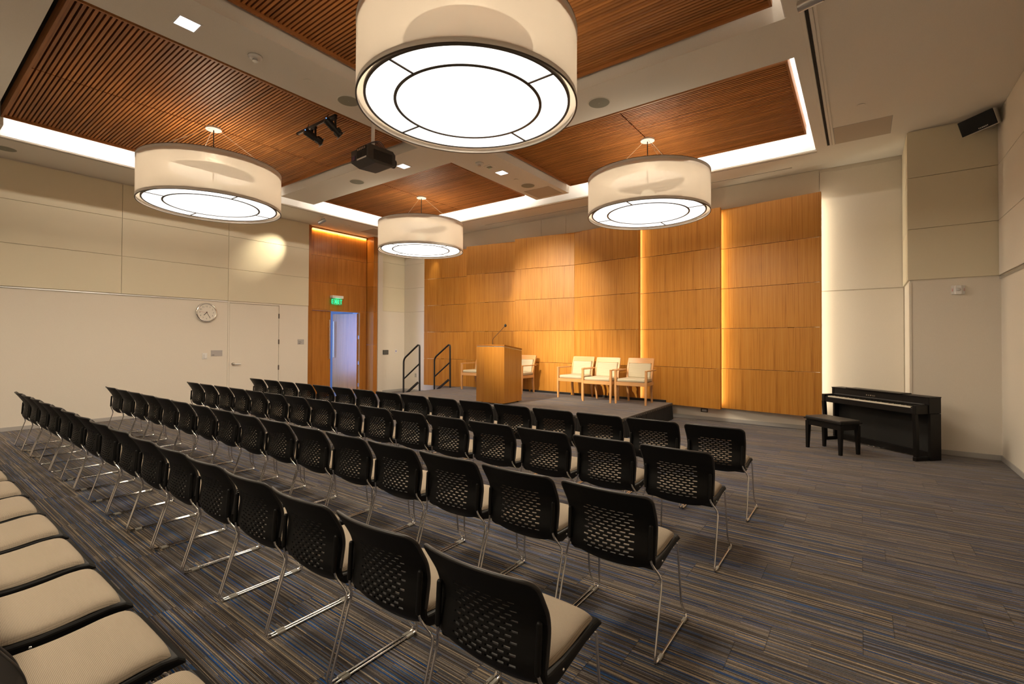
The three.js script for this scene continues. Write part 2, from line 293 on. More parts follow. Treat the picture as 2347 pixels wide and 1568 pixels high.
// ------------------------------------------------------------------ slatted wood ceiling panels in the coffers
const cofferBays = [
  ['near left', -9.19, -5.49, -4.656, -0.963], ['near right', -4.43, -0.619, -4.684, -0.963],
  ['far left', -9.20, -5.49, -7.85, -5.63], ['far right', -4.443, -0.614, -7.865, -5.70]];
cofferBays.forEach(([where, x0, x1, z0, z1], n) => {
  const lab = ['slatted cedar ceiling panel above the drum pendant nearest the clock wall', 'slatted cedar ceiling panel above the nearest, largest-looking drum pendant', 'slatted cedar ceiling panel above the drum pendant by the exit door', 'slatted cedar ceiling panel above the drum pendant nearest the piano'][n];
  const g = thing('slatted_ceiling_panel', lab, 'ceiling panel', [0, 0, 0], 0, 'slatted ceiling panels in the coffers');
  const b = 0.022, yb = YW, yt = YW + 0.13;
  mesh('frame_board', bx(x0, x0 + b, yb, yt, z0, z1, { turn: 1 }), slatWood[1], g); mesh('frame_board', bx(x1 - b, x1, yb, yt, z0, z1), slatWood[0], g);
  mesh('frame_board', bx(x0 + b, x1 - b, yb, yt, z0, z0 + b, { turn: 1 }), slatWood[0], g); mesh('frame_board', bx(x0 + b, x1 - b, yb, yt, z1 - b, z1, { turn: 1 }), slatWood[1], g);
  mesh('backing', bx(x0 + 0.05, x1 - 0.05, yt - 0.02, yt - 0.005, z0 + 0.05, z1 - 0.05), darkGap, g);
  const xm = (x0 + x1) / 2, cnt = Math.round((z1 - z0 - 2 * b) / 0.0413), pitch = (z1 - z0 - 2 * b) / cnt;
  for (const [a, c] of [[x0 + b, xm - 0.008], [xm + 0.008, x1 - b]]) {
    const geos = [0, 1, 2].map((k) => bx(-(c - a) / 2, (c - a) / 2, 0, 0.055, -0.0125, 0.0125, { turn: 1, uo: k * 0.37, vo: k * 0.83 }));
    for (let k = 0; k < cnt; k++) { const m = mesh('slat', geos[(k * 7 + (k >> 2)) % 3], slatWood[Math.floor(hash(k, n * 17 + (a > xm ? 5 : 0)) * 4.999)], g); m.position.set((a + c) / 2, yb + 0.032, z0 + b + (k + 0.5) * pitch); }
  }
  mesh('carrier', [bx(xm - 0.03, xm + 0.03, yb + 0.088, yb + 0.11, z0 + b, z1 - b)], darkGap, g);
});
// cove lights resting on top of the ceiling panels
{
  const strip = (x, z, len, along, dir, label, k = 1) => {
    const g = thing('cove_light', label, 'cove light', [x, YW + 0.131, z], 0, 'cove lights hidden on the wood ceiling panels');
    const s = along === 'z' ? bx(-0.02, 0.02, 0, 0.02, -len / 2, len / 2) : bx(-len / 2, len / 2, 0, 0.02, -0.02, 0.02);
    mesh('channel', s, aluminium, g);
    mesh('led_strip', along === 'z' ? bx(-0.012, 0.012, 0.02, 0.024, -len / 2, len / 2) : bx(-len / 2, len / 2, 0.02, 0.024, -0.012, 0.012), glow(LIGHT.coveColor, 1.5), g);
    areaLight('cove_led', LIGHT.coveColor, LIGHT.cove * k, len, 0.04, [x + dir[0] * 0.03, YW + 0.17, z + dir[2] * 0.03], dir);
  };
  const on = 'hidden cove light above the wood panel edge ';
  strip(-9.13, -2.81, 3.6, 'z', [-1, 0.45, 0], on + 'along the clock wall');
  strip(-9.14, -6.74, 2.1, 'z', [-1, 0.45, 0], on + 'beside the wooden doorway');
  strip(-7.34, -7.79, 3.6, 'x', [0, 0.45, -1], on + 'in front of the left oak bays');
  strip(-2.53, -7.80, 3.7, 'x', [0, 0.45, -1], on + 'in front of the right oak bays');
  strip(-0.68, -6.78, 2.1, 'z', [0.6, 1, 0], on + 'beside the partition track, farther one', 0.6);
  strip(-0.68, -2.81, 3.6, 'z', [0.6, 1, 0], on + 'beside the partition track, nearer one', 0.6);
}

// ------------------------------------------------------------------ drum pendants
{
  const R = 0.865, YB = 3.315, YTOP = 3.875;
  const shadeMat = phy({ color: new THREE.Color(0.80, 0.74, 0.66), roughness: 0.75, transmission: 0.45, thickness: 0, specularIntensity: 0.5 });
  const hemMat = phy({ color: new THREE.Color(0.84, 0.80, 0.75), roughness: 0.6, transmission: 0.25, thickness: 0 });
  const ring = (r, r2, y0, y1, seg = 96) => new THREE.LatheGeometry([[r, y0], [r2, y0], [r2, y1], [r, y1], [r, y0]].map((p) => new THREE.Vector2(...p)), seg);
  const diff = glow([1.0, 0.95, 0.87], 1.9);
  const sector = (a0) => { const s = new THREE.Shape(); const g = 0.012; s.absarc(0, 0, 0.795, a0 + g, a0 + Math.PI / 2 - g, false); s.absarc(0, 0, 0.585, a0 + Math.PI / 2 - g, a0 + g, true); const e = new THREE.ExtrudeGeometry(s, { depth: 0.008, bevelEnabled: false, curveSegments: 24 }); e.rotateX(Math.PI / 2); e.translate(0, 3.352, 0); return e; };
  const labs = ['white drum pendant lamp closest to the clock wall', 'large white drum pendant lamp filling the top centre', 'small-looking white drum pendant lamp beside the wooden doorway', 'white drum pendant lamp in front of the right oak bays', 'white drum pendant lamp behind the viewer, clock wall side', 'white drum pendant lamp behind the viewer, piano side'];
  [[-7.34, -2.82], [-2.535, -2.83], [-7.336, -6.74], [-2.53, -6.783], [-7.34, 1.12], [-2.535, 1.12]].forEach(([x, z], i) => {
    const g = thing('drum_pendant', labs[i], 'pendant lamp', [x, 0, z], 0, 'drum pendants');
    mesh('shade', new THREE.CylinderGeometry(R, R, YTOP - YB - 0.06, 128, 1, true).translate(0, (YB + YTOP) / 2, 0), shadeMat, g);
    mesh('hem', ring(R - 0.004, R + 0.003, YTOP - 0.034, YTOP), hemMat, g); mesh('hem', ring(R - 0.004, R + 0.003, YB, YB + 0.034), hemMat, g);
    mesh('rim', ring(R - 0.008, R + 0.004, YB - 0.005, YB, 128), bronze, g); mesh('rim', ring(R - 0.006, R + 0.004, YTOP, YTOP + 0.006, 128), bronze, g);
    const f = mesh('diffuser_frame', [ring(0.793, 0.812, 3.338, 3.36), ring(0.566, 0.588, 3.338, 3.36)], bronze, g);
    for (let k = 0; k < 4; k++) { const s = mesh('spoke', bx(0.585, 0.797, 3.338, 3.352, -0.008, 0.008), bronze, f); s.rotation.y = k * Math.PI / 2; }
    mesh('diffuser', cyl(0, 3.348, 0, 0.57, 0.57, 0.008, 96), diff, g);
    for (let k = 0; k < 4; k++) mesh('diffuser', sector(k * Math.PI / 2), diff, g);
    mesh('reflector', cyl(0, 3.372, 0, 0.80, 0.80, 0.01, 64), white, g); mesh('top_ring', ring(0.52, 0.858, 3.80, 3.806, 64), white, g);
    mesh('canopy', cyl(0, (i > 3 ? YC - 0.012 : YW + 0.02), 0, 0.10, 0.10, 0.024, 32), white, g);
    mesh('cord', cyl(0, (YW + 3.4) / 2, 0, 0.008, 0.008, YW - 3.4, 8), bronze, g);
    for (let k = 0; k < 3; k++) { const a = k * 2.094 + 1.05; mesh('cable', rod([[0.06 * Math.cos(a), YW + 0.01, 0.06 * Math.sin(a)], [(R - 0.03) * Math.cos(a), YTOP, (R - 0.03) * Math.sin(a)]], 0.0022, 0.01, 4, 5), white, g); mesh('hook', rbx((R - 0.03) * Math.cos(a) - 0.02, (R - 0.03) * Math.cos(a) + 0.02, YTOP - 0.03, YTOP, (R - 0.03) * Math.sin(a) - 0.006, (R - 0.03) * Math.sin(a) + 0.006, 0.004), steel, g); }
    areaLight('pendant_light', LIGHT.pendant, LIGHT.pendantDown, 1.1, 1.1, [x, 3.333, z], [0, -1, 0]);
    const up = new THREE.PointLight(col(LIGHT.pendant), LIGHT.pendantUp); up.name = 'pendant_inner_light'; up.position.set(x, 3.60, z); up.castShadow = true; up.shadow.radius = 5; scene.add(up); mesh('bulb', new THREE.SphereGeometry(0.105, 20, 14).translate(0, 3.60, 0), glow([1, 0.85, 0.6], 1.5), g);
  });
}
// ------------------------------------------------------------------ fittings in the plaster ceiling
{
  const dl = (x, z, label) => {
    const g = thing('square_downlight', label, 'downlight', [x, YC, z], 0, 'square downlights in the beams');
    mesh('trim', [rbx(-0.095, 0.095, -0.006, 0.01, -0.095, -0.08, 0.002), rbx(-0.095, 0.095, -0.006, 0.01, 0.08, 0.095, 0.002), rbx(-0.095, -0.08, -0.006, 0.01, -0.08, 0.08, 0.002), rbx(0.08, 0.095, -0.006, 0.01, -0.08, 0.08, 0.002)], white, g);
    mesh('lens', bx(-0.08, 0.08, -0.004, 0.004, -0.08, 0.08), glow([1, 0.97, 0.93], 2.2), g);
    areaLight('downlight_light', [1, 0.94, 0.85], LIGHT.down, 0.15, 0.15, [x, YC - 0.008, z], [0, -1, 0]);
  };
  dl(-4.888, -1.651, 'glowing square downlight beside the slats above the clock wall'); dl(-6.01, -5.128, 'glowing square downlight to the right of the projector'); dl(-4.891, -6.309, 'glowing square downlight in a line with the round ceiling sensors');
  const grille = std({ color: new THREE.Color(0.30, 0.30, 0.25), roughness: 0.8 });
  const spk = (x, z, label) => { const g = thing('ceiling_speaker', label, 'speaker', [x, YC, z], 0, 'round ceiling speakers'); mesh('ring', new THREE.TorusGeometry(0.125, 0.008, 6, 40).rotateX(Math.PI / 2), ceilPaint, g); mesh('grille', cyl(0, -0.003, 0, 0.122, 0.122, 0.008, 40), grille, g); mesh('badge', cyl(0, -0.008, 0, 0.004, 0.004, 0.003, 8), aluminium, g); };
  spk(-4.902, -3.335, 'round ceiling speaker half hidden by the biggest pendant'); spk(-2.51, -5.133, 'round ceiling speaker right of the biggest pendant'); spk(-7.277, -5.135, 'round ceiling speaker below and left of the projector'); spk(-4.899, -7.104, 'round ceiling speaker beside the square ceiling grille'); spk(-10.29, -1.131, 'round ceiling speaker above the clock wall at the left edge');
  const spr = (x, z, label) => { const g = thing('sprinkler_cover', label, 'sprinkler', [x, YC, z], 0, 'sprinkler covers'); mesh('plate', cyl(0, -0.006, 0, 0.042, 0.042, 0.005, 28), ceilPaint, g); mesh('cup', cyl(0, 0, 0, 0.030, 0.030, 0.012, 20), darkGap, g); };
  spr(-4.885, -2.811, 'flat round sprinkler cover beside the biggest pendant'); spr(-4.889, -6.723, 'flat round sprinkler cover between square downlight and ceiling speaker'); spr(-10.241, -7.009, 'flat round sprinkler cover above the wooden doorway'); spr(0.012, -7.044, 'flat round sprinkler cover in the ceiling near the piano');
  const smoke = (x, z, label) => { const g = thing('smoke_detector', label, 'smoke detector', [x, YC, z], 0, 'smoke detectors'); mesh('base', new THREE.LatheGeometry([[0, -0.03], [0.045, -0.03], [0.062, -0.016], [0.066, 0], [0, 0]].map((p) => new THREE.Vector2(...p)), 36), white, g); mesh('sensor', cyl(0, -0.04, 0, 0.022, 0.028, 0.022, 24), aluminium, g); };
  smoke(-4.896, -2.252, 'white smoke detector beside the nearest square downlight'); smoke(-4.917, -5.758, 'white smoke detector under the crossing of the beams');
  { const g = thing('occupancy_sensor', 'small square ceiling sensor with a green light', 'sensor', [-4.882, YC, -5.97]); mesh('plate', rbx(-0.07, 0.07, -0.008, 0.002, -0.07, 0.07, 0.003), ceilPaint, g); mesh('lens', rbx(-0.04, 0.04, -0.016, -0.006, -0.03, 0.03, 0.004), grille, g); mesh('indicator_led', cyl(-0.02, -0.014, -0.035, 0.004, 0.004, 0.006, 8), glow([0.1, 1, 0.4], 1.2), g); }
  const vent = (x0, x1, z0, z1, label) => { const g = thing('ceiling_grille', label, 'air grille', [(x0 + x1) / 2, YC, (z0 + z1) / 2], 0, 'flush ceiling grilles'); const a = (x1 - x0) / 2, b = (z1 - z0) / 2; mesh('plate', bx(-a, a, -0.003, 0.004, -b, b), std({ color: new THREE.Color(0.52, 0.45, 0.37), roughness: 0.9 }), g); mesh('frame', [bx(-a - 0.008, a + 0.008, -0.001, 0.003, -b - 0.008, -b), bx(-a - 0.008, a + 0.008, -0.001, 0.003, b, b + 0.008), bx(-a - 0.008, -a, -0.001, 0.003, -b, b), bx(a, a + 0.008, -0.001, 0.003, -b, b)], trimGrey, g); };
  vent(-5.16, -4.62, -7.86, -7.36, 'flush square ceiling grille at the beam end by the oak wall'); vent(-10.52, -9.98, -8.05, -7.55, 'flush square ceiling grille above the wooden doorway'); vent(-0.285, 0.325, -8.22, -7.60, 'flush square access panel in the ceiling near the piano');
  // surface spot cylinders
  const cylSpot = (x, z, target, label, o) => {
    const g = thing('cylinder_spotlight', label, 'spotlight', [x, YC, z], 0, 'brushed metal cylinder spotlights');
    mesh('mount', cyl(0, -0.006, 0, 0.05, 0.05, 0.012, 28), ceilPaint, g); mesh('stem', cyl(0, -0.045, 0, 0.008, 0.008, 0.08, 10), aluminium, g);
    const d = new THREE.Vector3(target[0] - x, target[1] - (YC - 0.12), target[2] - z).normalize();
    const q = new THREE.Quaternion().setFromUnitVectors(new THREE.Vector3(0, -1, 0), d);
    const hd = mesh('head', new THREE.LatheGeometry([[0, 0.09], [0.040, 0.09], [0.044, 0.086], [0.044, -0.088], [0.040, -0.09], [0.036, -0.088], [0.034, -0.04], [0, -0.03]].map((p) => new THREE.Vector2(...p)), 36), aluminium, g); hd.position.set(0, -0.11, 0); hd.quaternion.copy(q);
    mesh('lens', cyl(0, -0.045, 0, 0.03, 0.03, 0.004, 24), glow([1, 0.9, 0.7], o.on ? 2 : 0.4), hd);
    if (o.on) spotLight('cylinder_spot', [1, 0.86, 0.6], o.k, [x + d.x * 0.1, YC - 0.11 + d.y * 0.1, z + d.z * 0.1], target, o.a, 0.75, 1.5);
  };
  cylSpot(-9.995, -6.123, [-10.83, 3.50, -5.313], 'metal cylinder spotlight above the wooden doorway', { on: 1, k: LIGHT.spot * 0.5, a: 0.34 });
  cylSpot(-9.05, -8.72, [-9.33, 3.30, -9.06], 'metal cylinder spotlight by the leftmost oak bay', { on: 1, k: LIGHT.spot * 0.10, a: 0.24 });
  cylSpot(-0.318, -4.47, [1.4, 4.2, -4.1], 'large metal cylinder spotlight cut by the top edge', { on: 0 });
}
// ------------------------------------------------------------------ stage track lights
{
  const t = thing('lighting_track', 'black ceiling track carrying two theatre spotlights', 'lighting track', [-5.96, YW, -3.56]);
  mesh('rail', rbx(-0.47, 0.45, -0.03, 0.0, -0.018, 0.018, 0.003), blackMetal, t); mesh('end_cap', rbx(-0.485, -0.47, -0.034, 0, -0.02, 0.02, 0.003), plasticBlack, t); mesh('conductor', bx(-0.46, 0.44, -0.032, -0.028, -0.008, 0.008), aluminium, t);
  const head = (x, target, label, k) => {
    const g = thing('theatre_spotlight', label, 'stage light', [x, YW - 0.037, -3.56], 0, 'theatre spotlights on the track');
    g.scale.setScalar(0.84);
    mesh('adapter', rbx(-0.07, 0.07, -0.03, 0, -0.02, 0.02, 0.004), blackMetal, g);
    mesh('yoke', [rbx(0.045, 0.052, -0.17, -0.02, -0.018, 0.018, 0.002), rbx(-0.06, -0.04, -0.10, -0.02, -0.02, 0.02, 0.004)], blackMetal, g);
    const o = new THREE.Vector3(0, -0.155, 0), d = new THREE.Vector3(target[0] - x, target[1] - (YW - 0.18), target[2] + 3.56).normalize();
    const b = mesh('barrel', new THREE.LatheGeometry([[0, 0.16], [0.045, 0.16], [0.055, 0.14], [0.055, 0.0], [0.045, -0.02], [0.047, -0.10], [0.058, -0.105], [0.058, -0.14], [0.045, -0.14], [0.04, -0.06], [0, -0.06]].map((p) => new THREE.Vector2(...p)), 28), blackMetal, g);
    b.position.copy(o); b.quaternion.setFromUnitVectors(new THREE.Vector3(0, -1, 0), d);
    mesh('fin', [bx(-0.012, 0.012, -0.02, 0.15, 0.05, 0.062), bx(-0.012, 0.012, -0.02, 0.15, -0.062, -0.05), rbx(0.05, 0.085, -0.10, -0.03, -0.02, 0.02, 0.006), rbx(-0.085, -0.05, -0.11, -0.06, -0.015, 0.015, 0.005)], blackMetal, b);
    mesh('barn_frame', [bx(-0.065, 0.065, -0.150, -0.142, 0.045, 0.065), bx(-0.065, 0.065, -0.150, -0.142, -0.065, -0.045)], steel, b);
    mesh('lens', cyl(0, -0.07, 0, 0.042, 0.042, 0.006, 24), glow([1, 0.9, 0.7], 1.5), b);
    mesh('indicator_led', cyl(0.03, 0.165, 0, 0.006, 0.006, 0.012, 10), glow([0.1, 0.3, 1], 3), b);
    mesh('power_cord', rod([[-0.05, -0.03, 0.02], [-0.10, -0.06, 0.03], [-0.12, -0.03, 0.05], [-0.05, 0.05, 0.06]].map(([a, c, e]) => [a, c, e]), 0.005, 0.03, 24, 6), plasticBlack, g);
    spotLight('theatre_spot', [1, 0.86, 0.63], k, [x + d.x * 0.16, YW - 0.167 + d.y * 0.16, -3.56 + d.z * 0.16], target, 0.28, 1.0, 2);
  };
  head(-6.03, [-5.6, 2.3, -9.2], 'black theatre spotlight, left one on the track', LIGHT.wash);
  head(-5.56, [-4.9, 0.6, -8.6], 'black theatre spotlight, right one on the track', LIGHT.wash * 1.15);
}
// ------------------------------------------------------------------ projector
{
  const g = thing('projector', 'black ceiling projector hung on a white pole under the beam', 'projector', [-4.89, 0, -3.68], -0.05); g.scale.setScalar(0.78); g.position.y = YC * 0.22 - 0.105;
  const body = std({ color: new THREE.Color(0.05, 0.045, 0.042), roughness: 0.5 });
  mesh('pole', cyl(0, 4.15, 0, 0.028, 0.028, 0.60, 20), white, g); mesh('ceiling_plate', cyl(0, 4.44, 0, 0.07, 0.07, 0.012, 28), white, g);
  const side = [[-0.25, 3.60], [-0.25, 3.78], [-0.2, 3.82], [0.22, 3.82], [0.27, 3.77], [0.27, 3.6], [0.2, 3.565], [-0.1, 3.55]];
  mesh('body', ext(side.map(([a, b]) => [a, b]), 0.46, 0.012, 2).rotateY(Math.PI / 2), body, g);
  mesh('mount_plate', rbx(-0.14, 0.14, 3.82, 3.85, -0.14, 0.14, 0.006), blackMetal, g);
  mesh('cable_bundle', [0, 1, 2, 3].map((k) => rod([[-0.1 + k * 0.05, 3.84, 0.18], [-0.06 + k * 0.04, 3.93, 0.06], [0.0 + k * 0.03, 3.95 + 0.01 * k, -0.06], [0.06 + 0.03 * k, 3.84, -0.16]], 0.007, 0.05, 28, 6)), std({ color: new THREE.Color(0.09, 0.08, 0.10), roughness: 0.4 }), g);
  mesh('lens_barrel', new THREE.LatheGeometry([[0, 0.0], [0.07, 0], [0.07, 0.08], [0.06, 0.085], [0.055, 0.05], [0, 0.04]].map((p) => new THREE.Vector2(...p)), 32).rotateX(-Math.PI / 2).translate(0.1, 3.68, -0.26), blackMetal, g);
  mesh('vent', Array.from({ length: 9 }, (_, k) => bx(0.231, 0.236, 3.60 + k * 0.018, 3.609 + k * 0.018, -0.2, 0.14)), darkGap, g);
  mesh('connector_panel', [bx(-0.05, 0.20, 3.73, 3.79, 0.253, 0.258), bx(-0.05, 0.07, 3.63, 3.72, 0.253, 0.258), bx(0.08, 0.20, 3.63, 3.72, 0.253, 0.258)], darkGap, g);
  mesh('port', [0, 1, 2, 3, 4].map((k) => bx(-0.03 + k * 0.045, -0.008 + k * 0.045, 3.745, 3.775, 0.257, 0.262)), steel, g);
  mesh('label_plate', bx(-0.05, 0.20, 3.60, 3.622, 0.254, 0.258), white, g);
  mesh('status_display', bx(-0.19, -0.10, 3.62, 3.69, 0.254, 0.259), std({ color: new THREE.Color(0.05, 0.045, 0.12), roughness: 0.2 }), g);
}
// ------------------------------------------------------------------ stacking chairs
function chairBack() {
  const p = 0.043, xs = new Set(); const rowsY = [];
  for (let k = -3; k < 3; k++) for (const s of [0.01075, -0.01075]) { const c = (k + 0.5) * p + s; xs.add((c - 0.015).toFixed(5)); xs.add((c + 0.015).toFixed(5)); }
  const inner = [...xs].map(Number).sort((a, b) => a - b), lim = 0.142; const X = [];
  for (const f of [1, 0.88, 0.68, 0.4, 0.0]) X.push({ f, s: -1 }); inner.forEach((x) => X.push({ x })); for (const f of [0, 0.4, 0.68, 0.88, 1]) X.push({ f, s: 1 });
  const slot = []; for (let i = 0; i < 13; i++) { const y = 0.637 - i * 0.0167, h = 0.0036 + i / 12 * 0.0052; slot.push([y - h / 2, y + h / 2, i & 1]); }
  const Y = []; const yt = 0.750, ybm = slot[12][0] - 0.006;
  for (const f of [0, 0.15, 0.4, 0.7, 1]) Y.push({ b: f }); for (let i = 12; i >= 0; i--) { Y.push({ y: slot[i][0] }); Y.push({ y: slot[i][1] }); }
  const ytm = slot[0][1] + 0.012; for (const f of [0, 0.3, 0.55, 0.72, 0.84, 0.93, 0.98, 1]) Y.push({ t: f });
  const zp = [[0.36, -0.105], [0.385, -0.080], [0.41, -0.058], [0.45, -0.048], [0.50, -0.055], [0.56, -0.062], [0.62, -0.048], [0.68, -0.014], [0.72, 0.012], [0.76, 0.040]];
  const zc = (y) => { let i = 0; while (i < zp.length - 2 && y > zp[i + 1][0]) i++; const [a, b] = [zp[i], zp[i + 1]]; const h = (k) => { const q = zp[Math.max(0, k - 1)], r = zp[Math.min(zp.length - 1, k + 1)]; return (r[1] - q[1]) / (r[0] - q[0]); }; const d = b[0] - a[0], t = Math.max(0, Math.min(1, (y - a[0]) / d)), t2 = t * t, t3 = t2 * t; return a[1] * (2 * t3 - 3 * t2 + 1) + h(i) * d * (t3 - 2 * t2 + t) + b[1] * (3 * t2 - 2 * t3) + h(i + 1) * d * (t3 - t2); };
  const wid = (y) => { let w = 0.228 + 0.010 * Math.max(0, (y - 0.55) / 0.2); if (y > 0.715) { const t = Math.min(1, (y - 0.715) / 0.035); w -= 0.035 * (1 - Math.sqrt(1 - t * t)); } return w; };
  const at = (i, j, front) => {
    const cx = X[i], cy = Y[j]; let y = cy.y ?? (cy.t !== undefined ? ytm + (yt - ytm) * cy.t : ybm), x = cx.x ?? cx.s * (lim + (wid(y) - lim) * cx.f);
    if (cy.b !== undefined) { const e = Math.min(1, Math.abs(x) / 0.228), yb = 0.362 + 0.052 * Math.pow(e, 3.2); y = yb + (Math.max(ybm, yb + 0.002) - yb) * cy.b; if (y < yb) y = yb; }
    if (cy.t !== undefined) y -= 0.006 * cy.t * Math.pow(Math.abs(x) / 0.23, 2);
    const th = front ? -0.011 : 0;
    return [x, y, zc(y) - 0.036 * Math.pow(x / 0.23, 2) + th];
  };
  const isSlot = (i, j) => { if (X[i].x === undefined || X[i + 1].x === undefined) return false; if (Y[j].y === undefined || Y[j + 1].y === undefined) return false; const ym = (Y[j].y + Y[j + 1].y) / 2, r = slot.find((s) => ym > s[0] && ym < s[1]); if (!r) return false; const xm = (X[i].x + X[i + 1].x) / 2, sh = r[2] ? -0.01075 : 0.01075; const k = Math.round((xm - sh) / p - 0.5); return k >= -3 && k < 3 && Math.abs(xm - sh - (k + 0.5) * p) < 0.015; };
  const nx = X.length, ny = Y.length, geos = [];
  const grid = (front) => { const pos = [], idx = []; for (let j = 0; j < ny; j++) for (let i = 0; i < nx; i++) pos.push(...at(i, j, front)); for (let j = 0; j + 1 < ny; j++) for (let i = 0; i + 1 < nx; i++) if (!isSlot(i, j)) { const a = j * nx + i, b = a + 1, c = a + nx, d = c + 1; front ? idx.push(a, c, b, b, c, d) : idx.push(a, b, c, b, d, c); } const g = new THREE.BufferGeometry(); g.setAttribute('position', new THREE.Float32BufferAttribute(pos, 3)); g.setIndex(idx); g.computeVertexNormals(); return g.toNonIndexed(); };
  geos.push(grid(false), grid(true));
  const wp = []; const wall = (i0, j0, i1, j1) => { const a = at(i0, j0, false), b = at(i1, j1, false), c = at(i0, j0, true), d = at(i1, j1, true); wp.push(...a, ...c, ...b, ...b, ...c, ...d); };
  for (let j = 0; j + 1 < ny; j++) for (let i = 0; i + 1 < nx; i++) { const s = isSlot(i, j); if (!s) continue; if (!isSlot(i - 1, j)) wall(i, j, i, j + 1); if (!isSlot(i + 1, j)) wall(i + 1, j + 1, i + 1, j); if (!isSlot(i, j - 1)) wall(i + 1, j, i, j); if (!isSlot(i, j + 1)) wall(i, j + 1, i + 1, j + 1); }
  for (let i = 0; i + 1 < nx; i++) { wall(i, 0, i + 1, 0); wall(i + 1, ny - 1, i, ny - 1); } for (let j = 0; j + 1 < ny; j++) { wall(0, j + 1, 0, j); wall(nx - 1, j, nx - 1, j + 1); }
  const wg = new THREE.BufferGeometry(); wg.setAttribute('position', new THREE.Float32BufferAttribute(wp, 3)); wg.computeVertexNormals(); geos.push(wg);
  const out = mergeGeometries(geos); out.setAttribute('uv', new THREE.Float32BufferAttribute(new Float32Array(out.attributes.position.count * 2), 2)); uvM(out);
  // rounded lip along the top and the sides
  const lip = []; for (let j = 8; j < ny; j++) lip.push(at(0, j, false)); for (let i = 1; i < nx; i++) lip.push(at(i, ny - 1, false)); for (let j = ny - 2; j >= 8; j--) lip.push(at(nx - 1, j, false));
  const curve = new THREE.CatmullRomCurve3(lip.map((q) => new THREE.Vector3(q[0], q[1], q[2] - 0.006)), false, 'centripetal');
  const lg = new THREE.TubeGeometry(curve, 110, 0.0072, 7, false).toNonIndexed();
  return { back: out, lip: lg, at, zc };
}
const cushionTex = tex(256, 256, (x, y) => { const a = (y % 8) < 5 ? 1 : 0.80, b = (x % 8) < 5 ? 1 : 0.9, n = (222 + 24 * hash(x, y)) * a * b; return [n, n * 0.985, n * 0.96]; }, 0.11, 0.11);
const cushionMat = std({ color: new THREE.Color(0.50, 0.42, 0.33), roughness: 0.95, map: cushionTex, bumpMap: cushionTex, bumpScale: 0.0012 });
function cushionGeo() {
  const nu = 28, nv = 30, pos = [], idx = []; const z0 = -0.088, z1 = -0.462;
  const prof = (t) => 0.424 - 0.010 * Math.sin(Math.min(1, t * 1.35) * Math.PI) + 0.012 * t;    // pan height from back to front
  const P = (u, v) => { const a = 2 * u - 1, b = 2 * v - 1; const k = 1 - 0.045 * Math.pow(Math.abs(a * b), 4); const wv = 0.204 + 0.008 * v; return [a * k * wv, 0, (z0 + z1) / 2 + (z1 - z0) / 2 * b * k]; };
  for (let j = 0; j <= nv; j++) for (let i = 0; i <= nu; i++) { let u = i / nu, v = j / nv; const e = (q) => 0.5 - 0.5 * Math.cos(q * Math.PI); u = u * 0.35 + e(u) * 0.65; v = v * 0.35 + e(v) * 0.65; const q = P(u, v), a = Math.abs(2 * u - 1), b = Math.abs(2 * v - 1); const edge = Math.pow(Math.max(0, 1 - Math.pow(a, 9)), 0.5) * Math.pow(Math.max(0, 1 - Math.pow(b, 9)), 0.5); const fall = v > 0.86 ? 0.010 * Math.pow((v - 0.86) / 0.14, 2) : 0; pos.push(q[0], prof(v) + 0.030 * edge + 0.006 * (1 - a * a) * edge - fall, q[2]); }
  for (let j = 0; j < nv; j++) for (let i = 0; i < nu; i++) { const a = j * (nu + 1) + i, b = a + 1, c = a + nu + 1, d = c + 1; idx.push(a, b, c, b, d, c); }
  const g = new THREE.BufferGeometry(); g.setAttribute('position', new THREE.Float32BufferAttribute(pos, 3)); g.setIndex(idx); g.computeVertexNormals(); const h = g.toNonIndexed(); h.setAttribute('uv', new THREE.Float32BufferAttribute(new Float32Array(h.attributes.position.count * 2), 2)); const n = h.attributes.normal; const uv = h.attributes.uv, q = h.attributes.position; for (let i = 0; i < q.count; i++) uv.setXY(i, q.getX(i), q.getZ(i)); void n; return h;
}
